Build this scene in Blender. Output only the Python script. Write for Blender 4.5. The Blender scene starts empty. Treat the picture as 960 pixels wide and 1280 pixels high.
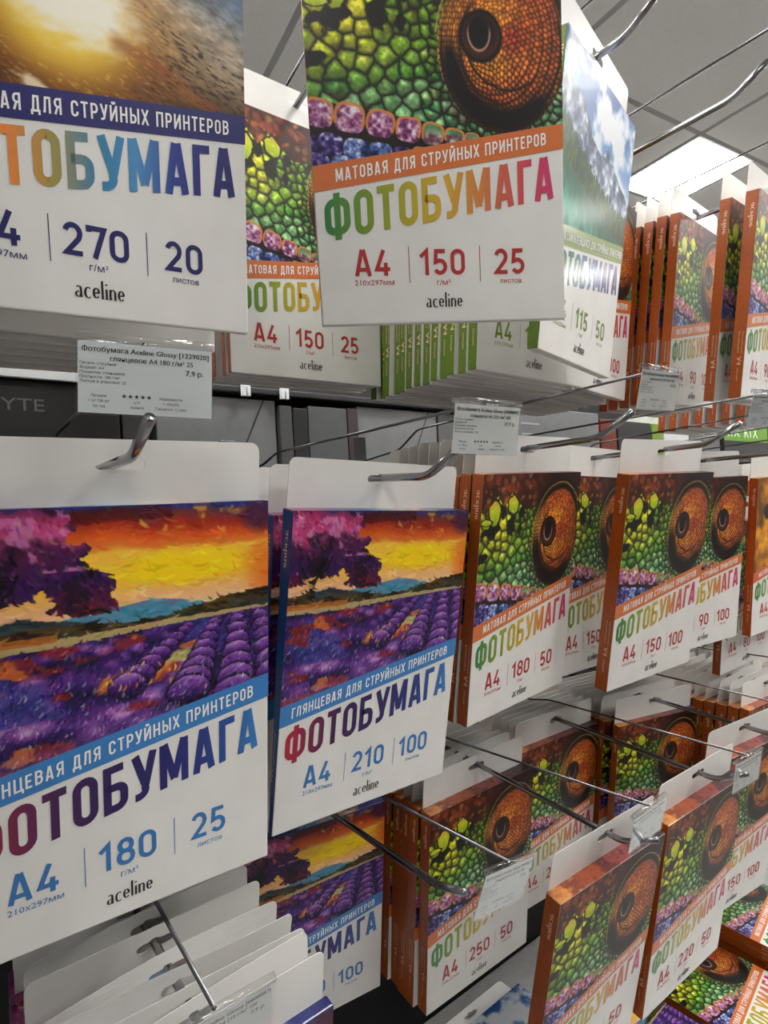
import bpy, bmesh, math, random
import numpy as np
from mathutils import Matrix, Vector
C = bpy.context.scene.collection
sc = bpy.context.scene
random.seed(7)
# ---------------------------------------------------------------- camera, light, exposure
CAMZ = 1.5
cd = bpy.data.cameras.new('camera'); cam = bpy.data.objects.new('camera', cd); C.objects.link(cam); sc.camera = cam
cd.sensor_fit = 'VERTICAL'; cd.sensor_height = 24.; cd.lens = 740. * 24. / 1280.
cd.clip_start = .02
_R = np.array([[0.79216454, -0.04317943, 0.60877818], [-0.60787581, 0.03313419, 0.79334048], [-0.05442736, -0.99851773, 0.]])
_B = _R @ np.diag([1, -1, -1])
cam.matrix_world = Matrix([[*_B[0], 0], [*_B[1], 0], [*_B[2], CAMZ], [0, 0, 0, 1]])
w = bpy.data.worlds.new('World'); sc.world = w; w.use_nodes = True
w.node_tree.nodes['Background'].inputs[0].default_value = (1, .99, .97, 1); w.node_tree.nodes['Background'].inputs[1].default_value = .55
sc.view_settings.view_transform = 'Standard'; sc.view_settings.look = 'None'; sc.view_settings.gamma = 1; sc.view_settings.use_curve_mapping = False
sc.view_settings.exposure = 1.5
PANEL = 14.0                         # strength of the ceiling light panels
PI = math.pi; rad = math.radians
# ---------------------------------------------------------------- materials
def lin(c):
    return tuple((x / 12.92 if x <= .04045 else ((x + .055) / 1.055) ** 2.4) for x in c[:3]) + (1.,)
MATS = {}
def mat(name, col, rough=.5, metal=0., coat=0., noise=0., nscale=60., bump=0., emit=0., spec=.5):
    if name in MATS: return MATS[name]
    m = bpy.data.materials.new(name); m.use_nodes = True; nt = m.node_tree; b = nt.nodes['Principled BSDF']
    b.inputs['Base Color'].default_value = lin(col); b.inputs['Roughness'].default_value = rough; b.inputs['Metallic'].default_value = metal
    b.inputs['Coat Weight'].default_value = coat; b.inputs['Coat Roughness'].default_value = .12; b.inputs['Specular IOR Level'].default_value = spec
    if emit: b.inputs['Emission Color'].default_value = lin(col); b.inputs['Emission Strength'].default_value = emit
    if noise or bump:
        tc = nt.nodes.new('ShaderNodeTexCoord'); n = nt.nodes.new('ShaderNodeTexNoise'); n.inputs['Scale'].default_value = nscale; n.inputs['Detail'].default_value = 4
        nt.links.new(tc.outputs['Object'], n.inputs['Vector'])
        if noise:
            r = nt.nodes.new('ShaderNodeValToRGB'); nt.links.new(n.outputs['Fac'], r.inputs['Fac'])
            r.color_ramp.elements[0].position = .3; r.color_ramp.elements[1].position = .7
            r.color_ramp.elements[0].color = lin([max(0, x * (1 - noise)) for x in col]); r.color_ramp.elements[1].color = lin([min(1, x * (1 + noise)) for x in col])
            nt.links.new(r.outputs['Color'], b.inputs['Base Color'])
        if bump:
            bp = nt.nodes.new('ShaderNodeBump'); bp.inputs['Strength'].default_value = bump; bp.inputs['Distance'].default_value = .001
            nt.links.new(n.outputs['Fac'], bp.inputs['Height']); nt.links.new(bp.outputs['Normal'], b.inputs['Normal'])
    MATS[name] = m; return m
def ramp_mat(name, stops, rough=.35, x0=-.1, x1=.1):
    m = mat(name, (.5, .5, .5), rough, coat=.3); nt = m.node_tree; b = nt.nodes['Principled BSDF']
    tc = nt.nodes.new('ShaderNodeTexCoord'); sx = nt.nodes.new('ShaderNodeSeparateXYZ'); mr = nt.nodes.new('ShaderNodeMapRange'); r = nt.nodes.new('ShaderNodeValToRGB')
    mr.inputs['From Min'].default_value = x0; mr.inputs['From Max'].default_value = x1
    nt.links.new(tc.outputs['Object'], sx.inputs[0]); nt.links.new(sx.outputs['X'], mr.inputs['Value']); nt.links.new(mr.outputs[0], r.inputs['Fac']); nt.links.new(r.outputs['Color'], b.inputs['Base Color'])
    e = r.color_ramp.elements
    for k, c in enumerate(stops):
        p = k / (len(stops) - 1)
        el = e[0] if k == 0 else (e[len(e) - 1] if k == len(stops) - 1 else e.new(p))
        el.position = p; el.color = lin(c)
    return m
def attr_mat(name, rough=.40, coat=.06):
    m = mat(name, (1, 1, 1), rough, coat=coat, spec=.32); nt = m.node_tree
    a = nt.nodes.new('ShaderNodeVertexColor'); a.layer_name = 'print'; nt.links.new(a.outputs['Color'], nt.nodes['Principled BSDF'].inputs['Base Color']); return m
def plastic(name):
    m = bpy.data.materials.new(name); m.use_nodes = True; nt = m.node_tree; nt.nodes.remove(nt.nodes['Principled BSDF'])
    t = nt.nodes.new('ShaderNodeBsdfTransparent'); t.inputs[0].default_value = (.97, .98, .98, 1); g = nt.nodes.new('ShaderNodeBsdfGlossy'); g.inputs['Roughness'].default_value = .08
    f = nt.nodes.new('ShaderNodeLayerWeight'); f.inputs['Blend'].default_value = .18; ad = nt.nodes.new('ShaderNodeMath'); ad.operation = 'MULTIPLY_ADD'; ad.inputs[1].default_value = .7; ad.inputs[2].default_value = .03
    mx = nt.nodes.new('ShaderNodeMixShader'); nt.links.new(f.outputs['Facing'], ad.inputs[0]); nt.links.new(ad.outputs[0], mx.inputs[0]); nt.links.new(t.outputs[0], mx.inputs[1]); nt.links.new(g.outputs[0], mx.inputs[2])
    nt.links.new(mx.outputs[0], nt.nodes['Material Output'].inputs[0]); MATS[name] = m; return m
M_white = mat('white_board', (.90, .895, .88), .38, coat=.35, noise=.015, nscale=25, bump=.05)
M_tab = mat('white_tab', (.89, .885, .87), .45, coat=.2, noise=.02, nscale=18)
M_chrome = mat('chrome', (.60, .60, .61), .17, 1.)
M_rod = mat('zinc_wire', (.46, .46, .47), .27, 1.)
M_dark = mat('dark_rail', (.16, .16, .17), .5, noise=.1)
M_clear = plastic('clear_plastic')
M_paper = mat('ticket_paper', (.93, .935, .94), .6)
M_ink = mat('black_ink', (.06, .06, .07), .4)
M_greyink = mat('grey_ink', (.16, .16, .17), .5)
M_whiteink = mat('white_ink', (.95, .95, .94), .4)
# ---------------------------------------------------------------- helpers
def link(o, parent=None):
    C.objects.link(o)
    if parent: o.parent = parent
    return o
def mesh_obj(name, me, parent=None): return link(bpy.data.objects.new(name, me), parent)
def empty(name, M, label, cat, group=None):
    o = link(bpy.data.objects.new(name, None)); o.matrix_world = M; o.empty_display_size = .02
    return tag(o, label, cat, group)
def tag(o, label, cat, group=None):
    o['label'] = label; o['category'] = cat
    if group: o['group'] = group
    return o
def pydata(name, v, f, mats, mi=None, smooth=False):
    me = bpy.data.meshes.new(name); me.from_pydata([tuple(map(float, p)) for p in v], [], [tuple(map(int, q)) for q in f]); me.update()
    for m in (mats if isinstance(mats, (list, tuple)) else [mats]): me.materials.append(m)
    if mi is not None: me.polygons.foreach_set('material_index', mi)
    if smooth: me.polygons.foreach_set('use_smooth', [True] * len(me.polygons))
    return me
def box_mesh(name, x0, x1, y0, y1, z0, z1, m, bev=0., seg=2):
    bm = bmesh.new(); bmesh.ops.create_cube(bm, size=1)
    for v in bm.verts: v.co = Vector(((x0 + x1) / 2 + v.co.x * (x1 - x0), (y0 + y1) / 2 + v.co.y * (y1 - y0), (z0 + z1) / 2 + v.co.z * (z1 - z0)))
    if bev: bmesh.ops.bevel(bm, geom=list(bm.edges), offset=bev, segments=seg, profile=.5, affect='EDGES')
    me = bpy.data.meshes.new(name); bm.to_mesh(me); bm.free(); me.materials.append(m); return me
def tube_mesh(name, pts, r, m, n=10, cap=True, flat=1.):
    pts = [Vector(p) for p in pts]; v = []; f = []; up = Vector((0, 0, 1)) if abs((pts[1] - pts[0]).normalized().z) < .9 else Vector((1, 0, 0))
    rs = r if isinstance(r, (list, tuple)) else [r] * len(pts)
    for i, p in enumerate(pts):
        d = (pts[min(i + 1, len(pts) - 1)] - pts[max(i - 1, 0)]).normalized(); s = d.cross(up).normalized(); u = s.cross(d)
        for k in range(n): a = 2 * PI * k / n; v.append(p + (s * math.cos(a) + u * math.sin(a) * flat) * rs[i])
    for i in range(len(pts) - 1):
        for k in range(n): a = i * n + k; b = i * n + (k + 1) % n; f.append((a, b, b + n, a + n))
    if cap: f.append(tuple(range(n - 1, -1, -1))); f.append(tuple(range(len(pts) * n - n, len(pts) * n)))
    return pydata(name, v, f, m, smooth=True)
def bend(pts, r=.006, n=4):
    out = [Vector(pts[0])]
    for a, b, c in zip(pts[:-2], pts[1:-1], pts[2:]):
        a, b, c = Vector(a), Vector(b), Vector(c); d1 = (a - b).normalized(); d2 = (c - b).normalized(); q = min(r, (a - b).length * .45, (c - b).length * .45)
        for k in range(n + 1): t = k / n; out.append((b + d1 * q) * (1 - t) ** 2 + b * 2 * t * (1 - t) + (b + d2 * q) * t * t)
    out.append(Vector(pts[-1])); return out
def frame(x, y, z, yaw=0, tilt=0, roll=0):
    return Matrix.Translation((x, y, z)) @ Matrix.Rotation(yaw, 4, 'Z') @ Matrix.Rotation(tilt, 4, 'X') @ Matrix.Rotation(roll, 4, 'Y')
# ---------------------------------------------------------------- lettering
def arc(cx, cy, rx, ry, a0, a1, n=8): return [(cx + rx * math.cos(rad(a0 + (a1 - a0) * k / n)), cy + ry * math.sin(rad(a0 + (a1 - a0) * k / n))) for k in range(n + 1)]
def loop(x0, x1, y0, y1, r):
    return arc(x1 - r, y1 - r, r, r, 0, 90, 5) + arc(x0 + r, y1 - r, r, r, 90, 180, 5) + arc(x0 + r, y0 + r, r, r, 180, 270, 5) + arc(x1 - r, y0 + r, r, r, 270, 360, 5) + [(x1, y1 - r)]
GL = {  # advance, strokes (centre lines in a cap height of 1)
 'О': (.56, [loop(.08, .42, .08, .92, .17)]),
 'Ф': (.72, [loop(.08, .58, .17, .83, .17), [(.33, -.03), (.33, 1.03)]]),
 'Т': (.52, [[(.0, .93), (.46, .93)], [(.23, .93), (.23, 0)]]),
 'Б': (.57, [[(.42, .93), (.08, .93), (.08, .07), (.27, .07)] + arc(.27, .22, .16, .15, -90, 0, 4) + [(.43, .38)] + arc(.27, .38, .16, .15, 0, 90, 4) + [(.08, .53)]]),
 'У': (.54, [[(.05, 1), (.26, .32)], [(.45, 1), (.27, .26)] + arc(.12, .20, .15, .13, 20, -80, 4) + [(.04, .07)]]),
 'М': (.74, [[(.08, 0), (.08, 1)], [(.58, 0), (.58, 1)], [(.10, 1), (.33, .14)], [(.56, 1), (.33, .14)]]),
 'А': (.58, [[(.06, 0), (.225, 1)], [(.275, 1), (.44, 0)], [(.12, .25), (.38, .25)]]),
 'Г': (.44, [[(.08, 0), (.08, .93), (.40, .93)]]),
 'В': (.57, [[(.08, 0), (.08, 1)], [(.08, .92), (.25, .92)] + arc(.27, .73, .15, .19, 80, -80, 5) + [(.08, .54)], [(.20, .54)] + arc(.27, .31, .17, .23, 80, -80, 5) + [(.08, .08)]]),
 'Я': (.57, [[(.42, 0), (.42, 1)], [(.42, .92), (.25, .92)] + arc(.23, .69, .15, .23, 100, 260, 6) + [(.42, .46)], [(.24, .46), (.08, 0)]]),
 'Д': (.64, [[(.14, .12), (.20, .92), (.44, .92), (.44, .10)], [(.0, .08), (.58, .08)], [(.07, .1), (.07, -.16)], [(.51, .1), (.51, -.16)]]),
 'Л': (.57, [[(.02, .08), (.10, .10), (.16, .92), (.42, .92), (.42, 0)]]),
 'С': (.56, [[(.42, .68)] + arc(.25, .75, .17, .17, 0, 180, 8) + arc(.25, .25, .17, .17, 180, 360, 8) + [(.42, .32)]]),
 'Р': (.55, [[(.08, 0), (.08, .92), (.25, .92)] + arc(.27, .67, .16, .25, 80, -80, 6) + [(.08, .42)]]),
 'Н': (.60, [[(.08, 0), (.08, 1)], [(.46, 0), (.46, 1)], [(.1, .5), (.44, .5)]]),
 'И': (.60, [[(.08, 0), (.08, 1)], [(.46, 0), (.46, 1)], [(.1, .12), (.44, .88)]]),
 'Й': (.60, [[(.08, 0), (.08, 1)], [(.46, 0), (.46, 1)], [(.1, .12), (.44, .88)], [(.17, 1.22), (.22, 1.12), (.32, 1.12), (.37, 1.22)]]),
 'Ы': (.74, [[(.08, 0), (.08, 1)], [(.08, .55), (.22, .55)] + arc(.24, .315, .16, .235, 80, -80, 6) + [(.08, .08)], [(.60, 0), (.60, 1)]]),
 'Х': (.56, [[(.04, 1), (.46, 0)], [(.46, 1), (.04, 0)]]),
 'П': (.60, [[(.08, 0), (.08, .92), (.46, .92), (.46, 0)]]),
 'Е': (.50, [[(.42, .92), (.08, .92), (.08, .08), (.42, .08)], [(.1, .5), (.37, .5)]]),
 'Ц': (.62, [[(.08, 1), (.08, .08), (.46, .08), (.46, 1)], [(.46, .08), (.56, .08), (.56, -.16)]]),
 'Щ': (.84, [[(.08, 1), (.08, .08), (.68, .08), (.68, 1)], [(.38, .08), (.38, 1)], [(.68, .08), (.78, .08), (.78, -.16)]]),
 'К': (.56, [[(.08, 0), (.08, 1)], [(.1, .5), (.26, .5), (.44, 0)], [(.24, .5), (.43, 1)]]),
 'A': (.74, [[(.06, 0), (.295, 1)], [(.345, 1), (.58, 0)], [(.15, .24), (.49, .24)]]),
 '0': (.66, [loop(.08, .52, .08, .92, .21)]),
 '1': (.50, [[(.04, .70), (.30, .93), (.30, 0)]]),
 '2': (.66, [arc(.29, .68, .21, .24, 165, -10, 9) + [(.46, .52), (.10, .08), (.56, .08)]]),
 '4': (.70, [[(.36, .98), (.07, .25), (.60, .25)], [(.43, .50), (.43, 0)]]),
 '5': (.66, [[(.50, .92), (.13, .92), (.10, .50)] + arc(.28, .32, .22, .24, 120, -150, 11)]),
 '6': (.66, [loop(.08, .52, .08, .56, .21), [(.12, .45), (.36, 1.)]]),
 '7': (.60, [[(.04, .80), (.04, .92), (.50, .92), (.20, 0)]]),
 '8': (.66, [loop(.08, .52, .08, .52, .20), loop(.11, .49, .52, .92, .185)]),
 '9': (.66, [loop(.08, .52, .44, .92, .21), [(.48, .52), (.24, 0)]]),
 'a': (.52, [[(.12, .52)] + arc(.24, .44, .13, .13, 120, 0, 5) + [(.38, .08), (.44, .04)], arc(.21, .18, .14, .13, 60, 360, 10)]),
 'c': (.47, [arc(.26, .29, .19, .26, 50, 310, 10)]),
 'e': (.50, [[(.09, .30), (.40, .34)] + arc(.25, .32, .16, .24, 10, 320, 12)]),
 'l': (.22, [[(.10, .04), (.10, .95)]]),
 'i': (.22, [[(.10, .04), (.10, .56)], [(.10, .74), (.10, .82)]]),
 'n': (.50, [[(.09, .04), (.09, .57)], [(.09, .42)] + arc(.25, .40, .14, .16, 150, 0, 6) + [(.39, .04)]]),
 ' ': (.3, []),
}
def ribbon(path, hw, nib=False):
    P = [Vector(p) for p in path]; closed = (P[0] - P[-1]).length < 1e-6 and len(P) > 3; v = []; f = []
    n = len(P)
    for i in range(n):
        a = P[i - 1] if i > 0 else (P[-2] if closed else None); c = P[i + 1] if i < n - 1 else (P[1] if closed else None); b = P[i]
        d1 = (b - a).normalized() if a is not None and (b - a).length > 1e-7 else None; d2 = (c - b).normalized() if c is not None and (c - b).length > 1e-7 else None
        if d1 is None: d1 = d2
        if d2 is None: d2 = d1
        t = (d1 + d2); t = t.normalized() if t.length > 1e-4 else d1; nn = Vector((-t.y, t.x)); k = max(.45, nn.dot(Vector((-d1.y, d1.x))))
        h = hw * (.35 + .9 * abs(t.y) ** 1.5) if nib else hw
        v += [b + nn * h / k, b - nn * h / k]
    for i in range(n - 1): f.append((2 * i, 2 * i + 1, 2 * i + 3, 2 * i + 2))
    return v, f
def stroke_text(s, hw=.08, track=0., nib=False):
    V = []; F = []; x = 0; zz = 0
    for ch in s:
        adv, st = GL[ch]
        for path in st:
            v, f = ribbon(path, hw, nib); o = len(V); zz += 1; V += [(p.x + x, p.y, zz * 4e-6) for p in v]; F += [tuple(i + o for i in q) for q in f]
        x += adv + track
    return V, F, x - track
_fc = {}
def font_text(s, bold=0.):
    k = (s, bold)
    if k in _fc: return _fc[k]
    cu = bpy.data.curves.new('t', 'FONT'); cu.body = s; cu.offset = bold; cu.resolution_u = 2; cu.size = 1.37; o = bpy.data.objects.new('t', cu)
    C.objects.link(o); dg = bpy.context.evaluated_depsgraph_get(); dg.update(); me = bpy.data.meshes.new_from_object(o.evaluated_get(dg))
    V = [(v.co.x, v.co.y) for v in me.vertices]; F = [tuple(p.vertices) for p in me.polygons]; bpy.data.objects.remove(o); bpy.data.curves.remove(cu); bpy.data.meshes.remove(me)
    _fc[k] = (V, F); return V, F
class Print:      # flat lettering on a plane: (a, b) in metres -> face at depth y
    def __init__(s): s.v = []; s.f = []; s.mi = []
    def add(s, V, F, x, y, sx, sy, slope=0., mi=0):
        o = len(s.v)
        for q in V: s.v.append((x + q[0] * sx, y + q[1] * sy + slope * q[0] * sx, q[2] if len(q) > 2 else 0.))
        s.f += [tuple(i + o for i in q) for q in F]; s.mi += [mi] * len(F)
    def font(s, t, x, y, h, wid=None, slope=0., align='l', bold=0., mi=0):
        V, F = font_text(t.replace('Ф', 'O'), 0.)
        if 'Ф' in t:      # the built-in face has no usable glyph for this letter: a ring with a stem
            a0, b0 = min(p[0] for p in font_text('O')[0]), max(p[0] for p in font_text('O')[0]); m = (a0 + b0) / 2; o = len(V)
            V = V + [(m - .055, -.06), (m + .055, -.06), (m + .055, 1.06), (m - .055, 1.06)]; F = F + [(o, o + 1, o + 2, o + 3)]
        if not V: return
        a = min(p[0] for p in V); b = max(p[0] for p in V); sx = (wid / (b - a)) if wid else h
        x0 = x - a * sx if align == 'l' else (x - (a + b) / 2 * sx if align == 'c' else x - b * sx)
        s.add(V, F, x0, y, sx, h, slope, mi)
        if bold:
            for k in (-1, 1): s.add([(p[0], p[1], 3e-6 * (k + 2)) for p in V], F, x0 + k * bold * h, y + abs(slope) * k * bold * h, sx, h, slope, mi)
    def rect(s, x0, x1, y0, y1, slope=0, mi=0): s.add([(0, y0), (x1 - x0, y0), (x1 - x0, y1), (0, y1)], [(0, 1, 2, 3)], x0, 0, 1, 1, slope, mi)
    def mesh(s, name, depth, mats, axis='front'):
        if axis == 'front': v = [(a, depth - d, b) for a, b, d in s.v]
        else: v = [(depth - d, a, b) for a, b, d in s.v]
        return pydata(name, v, s.f, mats, s.mi)
# ---------------------------------------------------------------- printed pictures (flat print), painted as colour grids
AW, AH, AV = 380, 316, .83          # columns, rows, height in pack widths
def art_grid():
    return np.meshgrid(np.linspace(0, 1, AW), np.linspace(0, AV, AH))
def noise(u, v, f, seed, oct=3):
    out = np.zeros_like(u); amp = 1.; tot = 0.
    for o in range(oct):
        r = np.random.RandomState(seed * 31 + o); g = r.rand(64, 64)
        x = u * f + 7.3; y = v * f + 3.1
        xi = np.floor(x).astype(int); yi = np.floor(y).astype(int); fx = x - xi; fy = y - yi
        fx = fx * fx * (3 - 2 * fx); fy = fy * fy * (3 - 2 * fy)
        a = g[yi % 64, xi % 64]; b = g[yi % 64, (xi + 1) % 64]; c = g[(yi + 1) % 64, xi % 64]; d = g[(yi + 1) % 64, (xi + 1) % 64]
        out += amp * ((a * (1 - fx) + b * fx) * (1 - fy) + (c * (1 - fx) + d * fx) * fy); tot += amp; amp *= .5; f *= 2
    return out / tot
def sm(a, b, x): t = np.clip((x - a) / (b - a), 0, 1); return t * t * (3 - 2 * t)
def mix(a, b, t): return a * (1 - t[..., None]) + np.asarray(b, float) * t[..., None]
def ramp(t, stops):
    p = [s[0] for s in stops]; c = np.array([s[1] for s in stops], float)
    return np.stack([np.interp(t, p, c[:, k]) for k in range(3)], -1)
def voro(u, v, pts, asp=1.):
    P = np.asarray(pts); f1 = np.full(u.shape, 9.); f2 = np.full(u.shape, 9.); idx = np.zeros(u.shape, int)
    for i, p in enumerate(P):
        w = p[2] if len(p) > 2 else 1.
        d = np.hypot(u - p[0], (v - p[1]) * asp) / w
        m = d < f1
        f2 = np.where(m, f1, np.minimum(f2, d)); idx = np.where(m, i, idx); f1 = np.where(m, d, f1)
    return f1, f2, idx
def scatter(rad, n, seed, box=(0, 0, 1, AV)):
    r = np.random.RandomState(seed); out = []
    for _ in range(n):
        x = box[0] + r.rand() * (box[2] - box[0]); y = box[1] + r.rand() * (box[3] - box[1]); q = rad(x, y)
        if q <= 0: continue
        if all((x - a) ** 2 + (y - b) ** 2 > (.5 * (q + c)) ** 2 for a, b, c in out): out.append((x, y, q))
    return out
def strokes(img, u, v, base, n, seed, ln, wd, ang, jit, mask=None):
    r = np.random.RandomState(seed); h, w = u.shape; s = w
    for _ in range(n):
        cx, cy = r.rand(), r.rand() * AV
        iy, ix = min(h - 1, int(cy / AV * h)), min(w - 1, int(cx * w))
        if mask is not None and not mask[iy, ix]: continue
        col = np.clip(base[iy, ix] + r.randn(3) * jit[1] + r.randn() * jit[0], 0, 1)
        a = (ang(cx, cy) if callable(ang) else ang) + r.randn() * .35
        L = ln * (.5 + r.rand()); Wd = wd * (.6 + .8 * r.rand())
        R = int(L * s) + 2; y0, y1, x0, x1 = max(0, iy - R), min(h, iy + R), max(0, ix - R), min(w, ix + R)
        du = u[y0:y1, x0:x1] - cx; dv = v[y0:y1, x0:x1] - cy
        p = du * np.cos(a) + dv * np.sin(a); q = -du * np.sin(a) + dv * np.cos(a)
        k = np.clip(1.6 * (1 - (p / L) ** 2 - ((q + .3 * p * p / L) / Wd) ** 2), 0, 1) * .85
        img[y0:y1, x0:x1] = img[y0:y1, x0:x1] * (1 - k[..., None]) + col * k[..., None]
    return img
def line_dist(u, v, pts):
    d = np.full(u.shape, 9.)
    for (x0, y0), (x1, y1) in zip(pts[:-1], pts[1:]):
        dx, dy = x1 - x0, y1 - y0; t = np.clip(((u - x0) * dx + (v - y0) * dy) / (dx * dx + dy * dy + 1e-9), 0, 1)
        d = np.minimum(d, np.hypot(u - x0 - t * dx, v - y0 - t * dy))
    return d
def art_chameleon():
    u, v = art_grid(); n1 = noise(u, v, 9, 1); n2 = noise(u, v, 40, 2, 2); n3 = noise(u, v, 90, 3, 2)
    cx, cy, th = .765, .385, .12
    ex = ((u - cx) * np.cos(th) + (v - cy) * np.sin(th)) / .265; ey = (-(u - cx) * np.sin(th) + (v - cy) * np.cos(th)) / .318
    R = np.hypot(ex, ey) + (n1 - .5) * .05
    # --- skin scales: size by zone
    def rad(x, y):
        e = np.hypot((x - cx) / .265, (y - cy) / .318)
        if e < .97: return 0
        if y > .60 + .16 * x and x < .60: return 0
        if e < 1.12: return .024
        if e < 1.3: return .036
        q = .75 + .5 * ((x * 13.7 + y * 7.3) % 1)
        if y < .38: return (.05 if x < .4 else .03) * q
        return (.060 if x < .38 else .040) * q
    P = scatter(rad, 9000, 5)
    Q = np.array(P); f1, f2, idx = voro(u + (n2 - .5) * .016, v + (n1 - .5) * .02, [(a, b) for a, b, c in P])
    edge = (f2 - f1); size = Q[:, 2][idx]; r = np.random.RandomState(9); rnd = r.rand(len(P), 3)
    cu, cv = Q[:, 0][idx], Q[:, 1][idx]; j = rnd[idx]
    yel = ramp(j[..., 0], [(0, (.60, .62, .08)), (.5, (.74, .72, .14)), (1, (.42, .50, .09))])
    grn = ramp(j[..., 0], [(0, (.20, .42, .10)), (.5, (.38, .54, .16)), (1, (.27, .46, .20))])
    teal = ramp(j[..., 0], [(0, (.20, .48, .36)), (.5, (.34, .58, .38)), (1, (.55, .68, .56))])
    t = sm(.36, .62, cv + .22 * cu); col = mix(yel, grn, t); col = mix(col, teal, sm(.50, .68, cv + .12 * cu) * .85)
    gb = sm(.2, .34, cu) * (1 - sm(.36, .5, cv)); col = mix(col, (.26, .46, .09), gb * .7)
    col = mix(col, (.62, .56, .40), sm(.58, .78, noise(u, v, 26, 15, 3)) * sm(.34, .42, v) * .55); col = mix(col, (.30, .22, .08), sm(.62, .8, noise(u, v, 14, 16, 3)) * .55)
    dome = .45 + .62 * sm(.0, .030, edge) + .12 * n1
    hl = np.exp(-(((u - cu + .008) ** 2 + (v - cv + .012) ** 2) / (size * .22) ** 2))
    col = col * (1.08 - .30 * np.clip((v - cv) / (size * .6), -1, 1))[..., None]
    col = col * dome[..., None] * (.62 + .62 * n2[..., None]) * (.8 + .4 * n3[..., None]) + hl[..., None] * np.array((.20, .20, .14)) * (.4 + 1.2 * n3[..., None])
    ln = 1 - sm(.002, .0085, edge); col = mix(col, (.10, .09, .03), ln * .92)
    # the two lip rows: big pink plates over blue ones
    lip = (v > .592 + .165 * u) & (u < .66) | (v > .70 + .1 * u) & (u < .66); col = mix(col, (.10, .06, .06), lip * .95)
    big = [(.035, .640, .056, .050, 0), (.150, .655, .056, .052, 0), (.268, .674, .052, .048, 0), (.375, .692, .047, .045, 0), (.470, .706, .042, .040, 1), (.555, .716, .038, .030, 1), (.625, .722, .028, .022, 1), (-.01, .745, .035, .04, 2), (.075, .752, .045, .040, 2), (.170, .768, .045, .038, 3), (.262, .776, .042, .034, 3), (.345, .782, .036, .026, 2), (.02, .815, .045, .034, 2), (.115, .822, .042, .032, 3), (.205, .83, .04, .03, 2), (.42, .775, .03, .02, 1)]
    for k, (x, y, a, b, kind) in enumerate(big):
        a, b = a * 1.13, b * 1.10
        t = .14; p = (u - x) * np.cos(t) + (v - y) * np.sin(t); q = -(u - x) * np.sin(t) + (v - y) * np.cos(t)
        d = ((np.abs(p) / a) ** 3.2 + (np.abs(q) / b) ** 2.6) ** (1 / 2.8) + (n2 - .5) * .10
        f = np.clip(noise(u, v, 60, 80 + k, 3) * 1.7 - .42 - .25 * sm(-.3, 1., q / b) + .1, 0, 1)
        if kind == 0: c = ramp(f, [(0, (.36, .12, .32)), (.4, (.66, .36, .56)), (.7, (.84, .70, .80)), (1, (.96, .93, .94))])
        elif kind == 1: c = mix(ramp(f, [(0, (.40, .20, .30)), (.5, (.60, .52, .50)), (1, (.85, .92, .85))]), (.32, .56, .34), sm(.2, -.5, q / b) * .8)
        elif kind == 2: c = ramp(f, [(0, (.07, .06, .20)), (.45, (.24, .20, .48)), (.75, (.50, .40, .70)), (1, (.88, .85, .95))])
        else: c = ramp(f, [(0, (.06, .10, .26)), (.45, (.22, .34, .60)), (.75, (.52, .58, .82)), (1, (.90, .92, .97))])
        if kind < 2: c = mix(c, (.86, .54, .28), sm(.68, .84, d) * (q < b * .5))
        k1 = 1 - sm(.90, .98, d); col = col * (1 - k1[..., None]) + c * k1[..., None]
    # black hollows and tall yellow scales near the crest
    for bx, by, rx, ry in ((.114, .305, .07, .05), (.277, .285, .045, .062), (.374, .226, .036, .038), (.364, .315, .022, .034), (.02, .46, .06, .03), (.20, .20, .03, .055), (.05, .315, .06, .02)):
        d = np.hypot((u - bx) / rx, (v - by + .3 * (u - bx)) / ry) + (n2 - .5) * .8; col = mix(col, (.06, .05, .02), 1 - sm(.75, 1.05, d))
    for bx, by, rx, ry in ((.12, .215, .055, .075), (.288, .175, .055, .06), (.05, .262, .05, .02)):
        d = np.hypot((u - bx) / rx, (v - by) / ry) + (n2 - .5) * .45
        c = mix(ramp((v - by) / ry * .5 + .5, [(0, (.90, .70, .25)), (.4, (.80, .84, .12)), (1, (.55, .66, .05))]), (.95, .95, .5), sm(.55, .8, n3) * .5)
        k = 1 - sm(.8, .95, d); kk = (1 - sm(1.0, 1.2, d)); col = mix(col, (.07, .05, .02), kk); col = col * (1 - k[..., None]) + c * k[..., None]
    # blurred brown background above the crest
    crest = np.interp(u, [0, .08, .14, .2, .27, .33, .42, .5, .6, .72, .85, 1.], [.20, .175, .12, .185, .10, .16, .215, .19, .115, .075, .05, .10])
    rr = np.random.RandomState(3); bok = mix(np.ones(u.shape + (3,)) * (.36, .15, .07), (.20, .08, .05), n1)
    bok = bok * (.6 + .8 * noise(u, v, 22, 17, 3)[..., None])
    for k in range(110):
        x, y, q = rr.rand() * 1.0, rr.rand() * .2, .010 + .024 * rr.rand(); d = np.hypot(u - x, (v - y) * 1.25) / q + (n2 - .5) * .9
        c = np.array([(.82, .48, .20), (.66, .30, .12), (.55, .20, .12), (.75, .55, .20)][k % 4])
        bok = mix(bok, c, (1 - sm(.4, 1.2, d)) * (.65 if x < .5 else .25))
    bok = mix(bok, (.17, .05, .08), sm(.35, .7, u) * .8); bok = mix(bok, (.12, .06, .10), sm(.80, 1, u) * .6)
    col = np.where((v < crest)[..., None], bok, col)
    # eye mound: rings of small orange scales
    pol = np.arctan2(ey, ex); rings = []
    rr = np.random.RandomState(12)
    for k in range(17):
        q = .20 + k * .049; m = int(14 + k * 5)
        for a in range(m): rings.append(((a + .5 * (k % 2) + rr.rand() * .3) / m * 2 * np.pi, q + rr.randn() * .006))
    ox, oy = .08 * 0, 0
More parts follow.
